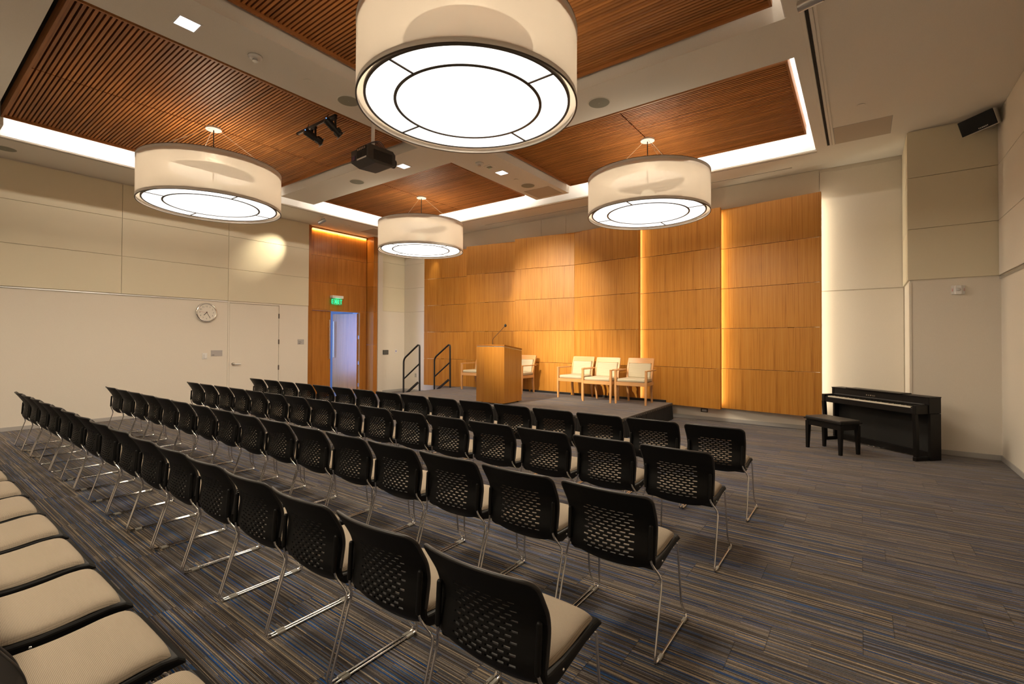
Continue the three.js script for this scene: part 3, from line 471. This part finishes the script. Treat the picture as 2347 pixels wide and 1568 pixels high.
const chairParts = (() => {
  const { back, lip } = chairBack();
  const prof = [[-0.085, 0.430], [-0.095, 0.422], [-0.13, 0.418], [-0.22, 0.416], [-0.32, 0.424], [-0.42, 0.435], [-0.465, 0.430], [-0.488, 0.412], [-0.490, 0.398], [-0.46, 0.398], [-0.36, 0.392], [-0.24, 0.372], [-0.17, 0.360], [-0.12, 0.372], [-0.092, 0.395]];
  const pan = ext(prof, 0.446, 0.012, 3).rotateY(-Math.PI / 2); // profile x (depth) to z
  const fix = pan.attributes.position; let mn = 0; for (let i = 0; i < fix.count; i++) mn = Math.min(mn, fix.getZ(i)); if (mn > -0.3) pan.rotateY(Math.PI);
  uvM(pan);
  const frame = (s) => rod([[s * 0.212, 0.590, -0.076], [s * 0.212, 0.428, -0.066], [s * 0.253, 0.352, -0.108], [s * 0.2545, 0.007, 0.0], [s * 0.2545, 0.007, -0.495], [s * 0.236, 0.07, -0.456], [s * 0.222, 0.405, -0.436], [s * 0.205, 0.405, -0.40]], 0.0058, 0.032, 72, 8);
  const sleeve = (s) => rod([[s * 0.2125, 0.592, -0.075], [s * 0.212, 0.448, -0.066]], 0.0105, 0.01, 4, 10);
  const glide = (s, z) => rbx(s * 0.2545 - 0.009, s * 0.2545 + 0.009, 0.0, 0.013, z - 0.022, z + 0.022, 0.004);
  return { back, lip, pan, cushion: cushionGeo(), frames: [frame(-1), frame(1)], sleeves: [sleeve(-1), sleeve(1)], glides: [glide(-1, -0.08), glide(1, -0.08), glide(-1, -0.44), glide(1, -0.44)], bars: [rod([[-0.212, 0.385, -0.40], [0.212, 0.385, -0.40]], 0.006, 0.01, 3, 8), rod([[-0.222, 0.392, -0.20], [0.222, 0.392, -0.20]], 0.006, 0.01, 3, 8)] };
})();
const glideMat = std({ color: new THREE.Color(0.32, 0.30, 0.26), roughness: 0.4 });
const lipMat = std({ color: new THREE.Color(0.022, 0.020, 0.019), roughness: 0.42 });
function chair(pos, label, group) {
  const g = thing('stacking_chair', label, 'chair', pos, 0, group), c = chairParts;
  const b = mesh('backrest', c.back, plasticBlack, g); mesh('edge_lip', c.lip, lipMat, b);
  c.sleeves.forEach((s) => mesh('sleeve', s, plasticBlack, g)); mesh('seat_shell', c.pan, plasticBlack, g); mesh('seat_cushion', c.cushion, cushionMat, g);
  c.frames.forEach((s, i) => { const f = mesh('leg_frame', s, chrome, g); mesh('glide', c.glides[i], glideMat, f); mesh('glide', c.glides[i + 2], glideMat, f); }); c.bars.forEach((s) => mesh('crossbar', s, chrome, g));
  return g;
}
{
  const ord = ['first', 'second', 'third', 'fourth', 'fifth', 'sixth', 'seventh', 'eighth', 'ninth', 'tenth', 'eleventh', 'twelfth', 'thirteenth', 'fourteenth', 'fifteenth', 'sixteenth'];
  const rowsZ = [[-4.176, 'row nearest the stage', 0], [-3.153, 'second row from the stage', 0], [-2.084, 'third row from the stage', 0], [-1.140, 'fourth row from the stage', 0], [-0.132, 'nearest row', 0.07]];
  rowsZ.forEach(([z, name, dx], r) => { for (let k = 0; k < 16; k++) { if (r === 4 && k < 1) continue; const j = (hash(k * 7 + 3, r * 13) - 0.5) * 0.008; chair([-1.0 + dx - k * 0.53, 0, z + j], (r === 4 ? 'beige seat of a black chair, ' : 'black slotted-back chair, ') + ord[k - (r === 4 ? 1 : 0)] + ' from the right in the ' + name, 'stacking chairs in rows'); } });
}

// ------------------------------------------------------------------ stage
const YS = 0.305, SX0 = -8.16, SX1 = -2.875, SZ0 = -8.985, SZ1 = -6.54;
{
  const g = thing('stage_platform', 'low carpeted stage platform with black pleated skirt before the oak wall', 'stage');
  mesh('deck', bx(SX0, SX1, YS - 0.03, YS, SZ0, SZ1, { uo: 0.37, vo: 0.61 }), carpet, g);
  mesh('deck_edge', [rbx(SX1, SX1 + 0.012, YS - 0.045, YS + 0.002, SZ0, SZ1 + 0.012, 0.003), rbx(SX0, SX1, YS - 0.045, YS + 0.002, SZ1, SZ1 + 0.012, 0.003), rbx(SX0 - 0.012, SX0, YS - 0.045, YS + 0.002, SZ0, SZ1 + 0.012, 0.003)], std({ color: new THREE.Color(0.10, 0.09, 0.08), roughness: 0.5 }), g);
  mesh('back_rail', [-7.4, -6.1, -5.0, -3.0].slice(0, 3).map((x, i, a) => rbx(x, (a[i + 1] ?? -2.93) - 0.06, YS, YS + 0.045, SZ0 - 0.02, SZ0 + 0.01, 0.003)), blackMetal, g);
  mesh('substructure', bx(SX0 + 0.06, SX1 - 0.06, 0, YS - 0.03, SZ0 + 0.02, SZ1 - 0.06), darkGap, g);
  const skirt = (ax, az, bx_, bz, nx, nz) => {
    const L = Math.hypot(bx_ - ax, bz - az), n = Math.round(L / 0.012), pos = [], idx = [];
    for (let i = 0; i <= n; i++) { const t = i / n, w = Math.sin(i * 0.95 + 0.7 * Math.sin(i * 0.31)) * 0.5 + 0.5; for (let j = 0; j <= 4; j++) { const q = j / 4, off = 0.004 + w * (0.012 + 0.022 * q); pos.push(ax + (bx_ - ax) * t + nx * off, (YS - 0.02) * (1 - q) + 0.005 * q, az + (bz - az) * t + nz * off); } }
    for (let i = 0; i < n; i++) for (let j = 0; j < 4; j++) { const a = i * 5 + j; idx.push(a, a + 1, a + 5, a + 1, a + 6, a + 5); }
    const s = new THREE.BufferGeometry(); s.setAttribute('position', new THREE.Float32BufferAttribute(pos, 3)); s.setIndex(idx); s.computeVertexNormals(); s.setAttribute('uv', new THREE.Float32BufferAttribute(new Float32Array(pos.length / 3 * 2), 2)); return s;
  };
  const cloth = std({ color: new THREE.Color(0.014, 0.012, 0.011), roughness: 0.9, side: THREE.DoubleSide });
  mesh('skirt', skirt(SX0, SZ1, SX1, SZ1, 0, 1), cloth, g); mesh('skirt', skirt(SX1, SZ1, SX1, SZ0, 1, 0), cloth, g); mesh('skirt', skirt(SX0, SZ0, SX0, SZ1, -1, 0), cloth, g);
  const st = thing('stage_steps', 'low carpeted steps at the left end of the stage', 'steps');
  mesh('tread', bx(-8.46, SX0 - 0.04, 0.172, 0.19, -8.40, -7.48), carpet, st); mesh('riser', [bx(-8.45, SX0 - 0.04, 0, 0.172, -8.39, -7.49)], std({ color: new THREE.Color(0.06, 0.05, 0.045), roughness: 0.7 }), st); mesh('nosing', rbx(-8.475, -8.45, 0.165, 0.192, -8.40, -7.48, 0.004), blackMetal, st);
  const rail = (z, label) => {
    const r = thing('handrail', label, 'handrail', [0, 0, z], 0, 'black stage handrails');
    mesh('post_and_handrail', rod([[-8.672, 0.0, 0], [-8.672, 1.03, 0], [-8.13, 1.40, 0], [-8.12, YS + 0.024, 0]], 0.021, 0.085, 60, 12), blackMetal, r);
    mesh('mid_rail', rod([[-8.672, 0.555, 0], [-8.125, 0.94, 0]], 0.018, 0.01, 4, 10), blackMetal, r);
    mesh('stringer', rbx(-0.3, 0.3, -0.025, 0.025, -0.015, 0.015, 0.004).rotateZ(0.60).translate(-8.42, 0.335, 0), blackMetal, r);
    mesh('foot', cyl(-8.672, 0.006, 0, 0.04, 0.04, 0.012, 20), blackMetal, r);
  };
  rail(-7.441, 'black tube handrail of the stage steps, nearer one'); rail(-8.441, 'black tube handrail of the stage steps, one by the oak wall');
}
// ------------------------------------------------------------------ lectern and microphone
{
  const g = thing('lectern', 'oak veneer lectern with sloping top standing on the stage', 'lectern', [-5.505, YS, -7.05]);
  const fp = [[-0.324, 0.287], [-0.11, 0.312], [0.12, 0.312], [0.324, 0.271], [0.293, -0.319], [-0.293, -0.319]];   // plan x,z
  const body = (y0, yf, yb, grow) => { // prism whose top slopes from front to back
    const P = fp.map(([x, z]) => [x * grow, z * grow]), top = P.map(([x, z]) => [x, yb + (yf - yb) * (z + 0.32) / 0.632, z]), bot = y0 === null ? top.map(([x, y, z]) => [x, y - 0.028, z]) : P.map(([x, z]) => [x, y0, z]);
    const pos = [], tri = (a, b, c) => pos.push(...a, ...b, ...c), n = P.length; for (let i = 0; i < n; i++) { const j = (i + 1) % n; tri(bot[i], bot[j], top[j]); tri(bot[i], top[j], top[i]); }
    for (let i = 1; i + 1 < n; i++) { tri(top[0], top[i], top[i + 1]); tri(bot[0], bot[i + 1], bot[i]); }
    const s = new THREE.BufferGeometry(); s.setAttribute('position', new THREE.Float32BufferAttribute(pos, 3)); s.computeVertexNormals(); s.setAttribute('uv', new THREE.Float32BufferAttribute(new Float32Array(pos.length / 3 * 2), 2)); return uvM(s, { uo: 0.7, vo: 0.2 });
  };
  const lw = phy({ map: oakTex, color: new THREE.Color(0.74, 0.70, 0.60), roughness: 0.35 }), lt = phy({ map: oakTex, color: new THREE.Color(0.52, 0.44, 0.36), roughness: 0.3 });
  const yb = 0.97, yf = 1.05;
  mesh('body', body(0.025, yf, yb, 1), lw, g); mesh('reveal', body(null, yf + 0.012, yb + 0.012, 0.975).translate(0, 0.005, 0), aluminium, g); const t = mesh('top', body(null, yf + 0.043, yb + 0.043, 1.012), lt, g); void t;
  for (const [x, z] of [[-0.25, 0.2], [0.25, 0.2], [-0.25, -0.25], [0.25, -0.25]]) mesh('caster', cyl(x, 0.0135, z, 0.0135, 0.0135, 0.02, 14, 'x'), plasticBlack, g);
  const m = thing('gooseneck_microphone', 'black gooseneck microphone on the lectern', 'microphone', [-5.61, YS + 1.068, -6.98]);
  mesh('base', new THREE.LatheGeometry([[0, 0.03], [0.012, 0.03], [0.016, 0.012], [0.028, 0.008], [0.028, 0], [0, 0]].map((p) => new THREE.Vector2(...p)), 20), plasticBlack, m);
  mesh('neck', rod([[0, 0.02, 0], [0, 0.125, 0], [0.245, 0.37, -0.06]], 0.0045, 0.03, 24, 8), blackMetal, m);
  mesh('capsule', new THREE.SphereGeometry(0.024, 16, 12).scale(1, 1.2, 1).translate(0.252, 0.378, -0.062), std({ color: new THREE.Color(0.01, 0.01, 0.01), roughness: 0.95 }), m);
}
// ------------------------------------------------------------------ armchairs on the stage
{
  const fab = std({ map: tex(128, 256, (x, y) => { const s = (y % 32) < 5 ? 0.82 : 1, n = (205 + 26 * hash(x, y)) * s; return [n, n * 0.965, n * 0.87]; }, 0.12, 0.16), color: new THREE.Color(0.80, 0.75, 0.66), roughness: 0.9 });
  const wood = maple;
  const leg = (pts, w, o) => { // square section post through centre points
    const gs = []; for (let i = 0; i + 1 < pts.length; i++) { const [a, b] = [pts[i], pts[i + 1]], g = new THREE.BoxGeometry(1, 1, 1, 1, 1, 1), p = g.attributes.position; for (let k = 0; k < p.count; k++) { const t = p.getY(k) + 0.5, ww = a[3] + (b[3] - a[3]) * t; p.setXYZ(k, a[0] + (b[0] - a[0]) * t + p.getX(k) * ww, a[1] + (b[1] - a[1]) * t, a[2] + (b[2] - a[2]) * t + p.getZ(k) * ww); } g.computeVertexNormals(); gs.push(uvM(g, o)); } return gs;
  };
  const make = (pos, ry, label) => {
    const g = thing('armchair', label, 'armchair', pos, ry, 'wooden armchairs on the stage');
    for (const s of [-1, 1]) {
      mesh('leg', leg([[s * 0.283, 0, 0.252, 0.028], [s * 0.287, 0.2, 0.252, 0.038], [s * 0.29, 0.618, 0.245, 0.038]], 0, { uo: s }), wood, g);
      mesh('leg', leg([[s * 0.228, 0, -0.262, 0.028], [s * 0.232, 0.2, -0.225, 0.038], [s * 0.235, 0.42, -0.215, 0.040], [s * 0.237, 0.64, -0.255, 0.036], [s * 0.238, 0.832, -0.325, 0.03]], 0, { uo: s * 2 }), wood, g);
      mesh('armrest', rbx(s * 0.292 - 0.022, s * 0.292 + 0.022, 0.606, 0.628, -0.255, 0.268, 0.006, { turn: 1 }), wood, g);
      mesh('side_rail', rbx(s * 0.272 - 0.012, s * 0.272 + 0.012, 0.34, 0.40, -0.2, 0.235, 0.003, { turn: 1 }), wood, g);
    }
    mesh('front_rail', rbx(-0.275, 0.275, 0.338, 0.402, 0.235, 0.262, 0.003, { turn: 1 }), wood, g); mesh('back_rail', rbx(-0.22, 0.22, 0.34, 0.40, -0.225, -0.2, 0.003, { turn: 1 }), wood, g);
    const c = new RoundedBoxGeometry(0.535, 0.065, 0.47, 5, 0.028), p = c.attributes.position; for (let i = 0; i < p.count; i++) { const x = p.getX(i) / 0.267, z = p.getZ(i) / 0.235; if (p.getY(i) > 0) p.setY(i, p.getY(i) + 0.018 * (1 - x * x) * (1 - z * z)); p.setX(i, p.getX(i) * (0.96 + 0.04 * z)); } c.computeVertexNormals(); c.translate(0, 0.432, 0.018); mesh('seat_cushion', uvM(c), fab, g);
    const tilt = 0.30, tr = new RoundedBoxGeometry(0.47, 0.105, 0.026, 2, 0.005).rotateX(-tilt).translate(0, 0.785, -0.306); mesh('top_rail', uvM(tr, { turn: 1 }), wood, g);
    const pad = new RoundedBoxGeometry(0.43, 0.285, 0.05, 4, 0.02).rotateX(-tilt + 0.05).translate(0, 0.598, -0.232); mesh('back_pad', uvM(pad), fab, g);
  };
  make([-7.42, YS, -8.66], 0.04, 'wooden armchair mostly hidden behind the lectern, on its left'); make([-6.205, YS, -8.66], -0.06, 'wooden armchair half hidden by the lectern, on its right');
  make([-4.735, YS, -8.66], -0.03, 'wooden armchair, left one of the three together'); make([-4.06, YS, -8.455], 0.02, 'wooden armchair, middle one of the three together'); make([-3.41, YS, -8.52], 0.03, 'wooden armchair nearest the stage edge and piano');
}
// ------------------------------------------------------------------ digital piano and bench
const font = await new FontLoader().loadAsync('fonts/droid/droid_serif_bold.typeface.json');
const sans = await new FontLoader().loadAsync('fonts/droid/droid_sans_bold.typeface.json');
const text = (s, size, f, depth = 0.0015, spacing = 0) => { const gs = []; let x = 0; for (const ch of s) { const t = new TextGeometry(ch, { font: f, size, depth, curveSegments: 3, bevelEnabled: false }); t.computeBoundingBox(); const w = t.boundingBox.max.x; t.translate(x, 0, 0); x += w + size * 0.16 + spacing; gs.push(t); } const g = mergeGeometries(gs); g.center(); return g; };
{
  const ry = -Math.atan2(0.919, 1.03), g = thing('digital_piano', 'black upright digital piano with open keyboard in the corner', 'piano', [0.152, 0, -8.192], ry);
  const pb = phy({ color: new THREE.Color(0.007, 0.006, 0.0055), roughness: 0.4, specularIntensity: 0.45 }), felt = std({ color: new THREE.Color(0.006, 0.0055, 0.005), roughness: 0.8 });
  const w = 0.69;
  for (const s of [-1, 1]) {
    mesh('side_panel', [rbx(Math.min(s * w, s * (w - 0.03)), Math.max(s * w, s * (w - 0.03)), 0.0, 0.576, -0.188, -0.02, 0.003), rbx(Math.min(s * w, s * (w - 0.028)), Math.max(s * w, s * (w - 0.028)), 0.58, 0.775, -0.188, -0.005, 0.003)], pb, g);
    const xa = s * (w - 0.035); mesh('arm', rbx(xa - 0.024, xa + 0.024, 0.576, 0.686, -0.03, 0.188, 0.006), pb, g);
    const l = mesh('leg', leg2(xa), pb, g); mesh('toe_block', rbx(xa - 0.022, xa + 0.022, 0, 0.05, -0.03, 0.185, 0.006), pb, l);
  }
  function leg2(x) { const t = new THREE.BoxGeometry(0.04, 0.54, 0.045, 1, 4, 1), p = t.attributes.position; for (let i = 0; i < p.count; i++) { const k = (p.getY(i) + 0.27) / 0.54; p.setZ(i, p.getZ(i) + 0.012 * Math.pow(Math.abs(k - 0.4) * 2, 2) * (k > 0.4 ? 1 : -0.4)); } t.computeVertexNormals(); t.translate(x, 0.31, 0.155); return uvM(t); }
  mesh('top_lid', rbx(-w - 0.004, w + 0.004, 0.772, 0.785, -0.19, 0.0, 0.003), pb, g);
  mesh('music_stand', rbx(-0.43, 0.36, 0.786, 0.797, -0.16, 0.025, 0.003), pb, g);
  mesh('fallboard', [rbx(-w + 0.03, w - 0.03, 0.69, 0.772, -0.03, -0.012, 0.003), rbx(-w + 0.05, w - 0.05, 0.672, 0.69, -0.03, 0.03, 0.004)], pb, g);
  mesh('control_strip', bx(-w + 0.06, w - 0.06, 0.690, 0.694, -0.012, 0.028), std({ color: new THREE.Color(0.10, 0.10, 0.10), roughness: 0.35 }), g);
  mesh('keybed', rbx(-w + 0.06, w - 0.06, 0.572, 0.625, -0.03, 0.178, 0.004), pb, g); mesh('key_slip', rbx(-w + 0.06, w - 0.06, 0.575, 0.648, 0.165, 0.18, 0.004), pb, g);
  mesh('cheek_block', rbx(-w + 0.06, -0.60, 0.625, 0.665, 0.0, 0.165, 0.004), pb, g); mesh('cheek_block', rbx(0.60, w - 0.06, 0.625, 0.665, 0.0, 0.165, 0.004), pb, g);
  const kw = 1.196 / 52, wk = [], bk = []; const pat = [1, 0, 1, 1, 0, 1, 1]; for (let i = 0; i < 52; i++) { const x = -0.598 + i * kw; wk.push(bx(x + 0.0006, x + kw - 0.0006, 0.64, 0.662, 0.02, 0.163)); if (i < 51 && pat[i % 7] ) bk.push(rbx(x + kw - 0.006, x + kw + 0.006, 0.662, 0.676, 0.02, 0.105, 0.002, {}, 1)); }
  mesh('white_keys', wk, std({ color: new THREE.Color(0.72, 0.66, 0.56), roughness: 0.3 }), g).userData.kind = 'stuff'; mesh('black_keys', bk, plasticBlack, g).userData.kind = 'stuff';
  mesh('lower_panel', rbx(-w + 0.03, w - 0.03, 0.09, 0.575, -0.12, -0.10, 0.002), felt, g); mesh('back_panel', rbx(-w + 0.02, w - 0.02, 0.05, 0.77, -0.186, -0.17, 0.002), felt, g);
  mesh('bottom_rail', [rbx(-w + 0.03, w - 0.03, 0.02, 0.10, -0.10, -0.06, 0.003)], pb, g);
  for (const x of [-0.075, 0, 0.075]) mesh('pedal', rbx(x - 0.011, x + 0.011, 0.028, 0.036, -0.07, 0.03, 0.004), chrome, g);
  mesh('brand_lettering', text('KAWAI', 0.017, font, 0.001, 0.008).translate(-0.08, 0.722, -0.0115), std({ color: new THREE.Color(0.62, 0.55, 0.42), metalness: 0.6, roughness: 0.35 }), g);
  const b = thing('piano_bench', 'black piano bench with padded seat in front of the piano', 'bench', [-0.32, 0, -7.684], -Math.atan2(0.322, 0.382));
  for (const [sx, sz] of [[-1, -1], [1, -1], [-1, 1], [1, 1]]) { const t = new THREE.BoxGeometry(0.05, 0.375, 0.05), p = t.attributes.position; for (let i = 0; i < p.count; i++) if (p.getY(i) < 0) { p.setX(i, p.getX(i) * 0.66 - sx * -0.006); p.setZ(i, p.getZ(i) * 0.66 - sz * -0.006); } t.computeVertexNormals(); t.translate(sx * 0.245, 0.1875, sz * 0.135); mesh('leg', uvM(t), pb, b); }
  mesh('apron', [rbx(-0.26, 0.26, 0.32, 0.40, 0.135, 0.155, 0.003), rbx(-0.26, 0.26, 0.32, 0.40, -0.155, -0.135, 0.003), rbx(-0.265, -0.245, 0.32, 0.40, -0.14, 0.14, 0.003), rbx(0.245, 0.265, 0.32, 0.40, -0.14, 0.14, 0.003)], pb, b);
  mesh('seat_board', rbx(-0.285, 0.285, 0.40, 0.415, -0.175, 0.175, 0.004), pb, b);
  const c = new RoundedBoxGeometry(0.54, 0.035, 0.325, 4, 0.012), p = c.attributes.position; for (let i = 0; i < p.count; i++) if (p.getY(i) > 0) { const x = p.getX(i) / 0.27, z = p.getZ(i) / 0.1625; p.setY(i, p.getY(i) + 0.016 * (1 - x * x) * (1 - z * z)); } c.computeVertexNormals(); c.translate(0, 0.428, 0); mesh('padded_seat', uvM(c), std({ color: new THREE.Color(0.030, 0.026, 0.024), roughness: 0.42 }), b);
}
// ------------------------------------------------------------------ things on the walls
{
  // clock, facing +x
  const k = thing('wall_clock', 'round silver wall clock with white face showing about twenty-five past seven', 'clock', [XL, 2.025, -4.062], Math.PI / 2);
  mesh('case', new THREE.LatheGeometry([[0, 0], [0.196, 0], [0.202, 0.02], [0.196, 0.045], [0.182, 0.055], [0.174, 0.052], [0.171, 0.034], [0, 0.034]].map((q) => new THREE.Vector2(...q)), 64).rotateX(Math.PI / 2), chrome, k);
  const cv = document.createElement('canvas'); cv.width = cv.height = 512; const c = cv.getContext('2d'); c.fillStyle = '#e2dcd2'; c.fillRect(0, 0, 512, 512); c.fillStyle = '#1c1a18'; c.font = '56px serif'; c.textAlign = 'center'; c.textBaseline = 'middle';
  for (let i = 1; i <= 12; i++) { const a = i * Math.PI / 6; c.fillText(String(i), 256 + 190 * Math.sin(a), 256 - 190 * Math.cos(a)); } for (let i = 0; i < 60; i++) { const a = i * Math.PI / 30; c.fillRect(256 + 236 * Math.sin(a) - 2, 256 - 236 * Math.cos(a) - 2, 4, 4); }
  const ct = new THREE.CanvasTexture(cv); ct.colorSpace = THREE.SRGBColorSpace; mesh('dial', new THREE.CircleGeometry(0.171, 48).translate(0, 0, 0.036), std({ map: ct, roughness: 0.5 }), k);
  const hand = (L, wd, a, z) => new THREE.BoxGeometry(wd, L, 0.002).translate(0, L / 2 - 0.02, 0).rotateZ(-a).translate(0, 0, z);
  const bk = std({ color: new THREE.Color(0.01, 0.01, 0.01), roughness: 0.5 });
  mesh('hour_hand', hand(0.10, 0.011, (7 + 25 / 60) * Math.PI / 6, 0.040), bk, k); mesh('minute_hand', hand(0.145, 0.008, 25 * Math.PI / 30, 0.042), bk, k); mesh('second_hand', hand(0.15, 0.003, 46 * Math.PI / 30, 0.044), std({ color: new THREE.Color(0.45, 0.05, 0.03), roughness: 0.5 }), k);
  mesh('glass', new THREE.CircleGeometry(0.174, 48).translate(0, 0, 0.05), phy({ color: 0xffffff, transmission: 1, thickness: 0, roughness: 0.02, ior: 1.45 }), k);
  const plateMat = std({ color: new THREE.Color(0.42, 0.40, 0.39), roughness: 0.5 }), ink = std({ color: new THREE.Color(0.12, 0.11, 0.10), roughness: 0.7 });
  const plate = (x, y0, y1, z0, z1, label, lines) => { const g = thing('room_sign', label, 'sign', [x, (y0 + y1) / 2, (z0 + z1) / 2], Math.PI / 2, 'small grey wall signs'); const hw = (z1 - z0) / 2, hh = (y1 - y0) / 2; mesh('plate', rbx(-hw, hw, -hh, hh, 0, 0.008, 0.002), plateMat, g); mesh('raised_text', lines.map(([a, b, yy, h]) => bx(-hw + a, -hw + b, yy, yy + h, 0.008, 0.0088)), ink, g); };
  plate(XL, 1.123, 1.246, -4.38, -4.164, 'wide grey sign plate left of the painted door', [[0.02, 0.062, -0.045, 0.012]]); plate(XL, 1.363, 1.484, -6.196, -6.037, 'small grey sign plate right of the painted door', [[0.02, 0.085, 0.0, 0.006], [0.02, 0.095, -0.014, 0.006], [0.02, 0.07, -0.045, 0.012]]);
  const sw = thing('light_switch', 'white light switch beside the wide grey sign plate', 'switch', [XL, 1.128, -4.047], Math.PI / 2); mesh('plate', rbx(-0.045, 0.045, -0.062, 0.062, 0, 0.008, 0.003), white, sw); mesh('rocker', rbx(-0.020, 0.028, -0.045, 0.035, 0.008, 0.024, 0.003), white, sw);
  const tp = thing('control_panel', 'dark touch panel on the wall left of the stage', 'touch panel', [-10.82, 1.135, -8.617], Math.PI / 2); mesh('bezel', rbx(-0.095, 0.095, -0.062, 0.062, 0, 0.018, 0.004), std({ color: new THREE.Color(0.03, 0.03, 0.028), roughness: 0.4 }), tp); mesh('screen', bx(-0.075, 0.075, -0.043, 0.043, 0.018, 0.0195), std({ color: new THREE.Color(0.10, 0.10, 0.085), roughness: 0.2 }), tp);
  const vc = thing('volume_control', 'small white wall plate with a blue mark left of the stage', 'wall plate', [-10.82, 1.15, -8.985], Math.PI / 2); mesh('plate', rbx(-0.035, 0.035, -0.06, 0.06, 0, 0.008, 0.003), white, vc); mesh('button', rbx(-0.010, 0.014, -0.005, 0.03, 0.008, 0.012, 0.002), std({ color: new THREE.Color(0.05, 0.06, 0.55), roughness: 0.4 }), vc);
  const ap = thing('access_panel', 'flush beige access panel low on the wall left of the stage', 'access panel', [-10.82, 0.50, -8.78], Math.PI / 2); mesh('door', rbx(-0.145, 0.145, -0.15, 0.15, 0, 0.004, 0.001), paint, ap);
  const so = (p, ry, label, hz) => { const g = thing('power_outlet', label, 'outlet', p, ry, 'steel wall outlets'); mesh('plate', hz ? rbx(-0.065, 0.065, -0.035, 0.035, 0, 0.006, 0.002) : rbx(-0.035, 0.035, -0.058, 0.058, 0, 0.006, 0.002), hz ? bronze : steel, g); mesh('socket', hz ? [rbx(-0.042, 0.042, -0.02, 0.02, 0.006, 0.009, 0.002)] : [rbx(-0.017, 0.017, 0.008, 0.04, 0.006, 0.009, 0.002), rbx(-0.017, 0.017, -0.04, -0.008, 0.006, 0.009, 0.002)], hz ? steel : trimGrey, g); };
  so([-10.32, 0.47, ZF], 0, 'steel power outlet on the wall between the handrails', 0); so([-2.37, 0.175, ZF], 0, 'dark framed outlet below the oak panelling right of the stage', 1); so([-0.60, 0.20, ZF], 0, 'steel outlet behind the piano bench', 0);
  // exit sign
  const e = thing('exit_sign', 'green lit EXIT sign on clear plate above the wooden doors', 'exit sign', [-11.02, 2.5, -7.155], Math.PI / 2);
  mesh('housing', rbx(-0.16, 0.16, 0.055, 0.125, 0.0, 0.12, 0.006), white, e); mesh('clear_plate', bx(-0.15, 0.15, -0.115, 0.055, 0.055, 0.062), phy({ color: new THREE.Color(0.55, 0.95, 0.72), transmission: 0.85, thickness: 0, roughness: 0.1 }), e);
  mesh('lettering', text('EXIT', 0.112, sans, 0.002, 0.012).scale(0.80, 1, 1).translate(0, -0.028, 0.0632), glow([0.03, 1.0, 0.42], 0.9), e);
  const l = new THREE.PointLight(col([0.1, 1, 0.5]), 0.05); l.name = 'exit_sign_light'; l.position.set(-10.9, 2.47, -7.155); l.castShadow = true; scene.add(l);
  // fire strobe on the pier
  const s = thing('fire_alarm_strobe', 'white fire alarm strobe with red FIRE lettering on the pier', 'fire alarm', [1.009, 2.14, -8.335]);
  mesh('back_plate', rbx(-0.066, 0.066, -0.058, 0.058, 0, 0.014, 0.004), white, s); mesh('centre_bulge', rbx(-0.036, 0.036, -0.06, 0.06, 0.01, 0.034, 0.012), white, s); mesh('strobe_lens', new THREE.SphereGeometry(0.026, 18, 12).scale(1, 0.8, 0.6).translate(0, 0.004, 0.036), phy({ color: new THREE.Color(0.9, 0.9, 0.9), transmission: 0.6, thickness: 0, roughness: 0.1 }), s); mesh('reflector', new THREE.SphereGeometry(0.018, 14, 10).scale(1.1, 0.7, 0.5).translate(0, 0.004, 0.036), chrome, s);
  const red = std({ color: new THREE.Color(0.55, 0.03, 0.02), roughness: 0.5 }); const fire = text('FIRE', 0.011, sans, 0.0008).rotateZ(-Math.PI / 2); mesh('lettering', [fire.clone().translate(-0.056, 0, 0.0145), fire.clone().translate(0.056, 0, 0.0145)], red, s);
  // corner loudspeaker
  const sp = thing('wall_loudspeaker', 'black front loudspeaker tilted high in the corner above the piano', 'loudspeaker', [1.155, 4.155, -8.03]);
  const inner = new THREE.Group(); inner.name = 'cabinet_mount'; inner.rotation.order = 'YXZ'; inner.rotation.set(0.34, -0.62, 0.10); sp.add(inner);
  mesh('cabinet', ext([[-0.18, 0], [0.18, 0], [0.13, -0.19], [-0.13, -0.19]], 0.19, 0.006, 2).rotateX(Math.PI / 2).translate(0, 0, 0), white, inner); mesh('grille', rbx(-0.178, 0.178, -0.094, 0.094, -0.002, 0.010, 0.005), phy({ color: new THREE.Color(0.004, 0.004, 0.004), roughness: 0.3, specularIntensity: 0.4 }), inner);
  mesh('brand_lettering', text('TANNOY', 0.015, sans, 0.0008, 0.001).translate(0.045, -0.072, 0.011), std({ color: new THREE.Color(0.75, 0.73, 0.7), roughness: 0.4 }), inner);
  mesh('bracket', [rbx(0.09, 0.19, -0.02, 0.02, -0.24, -0.17, 0.004)], aluminium, sp);
}
renderer.render(scene, camera);
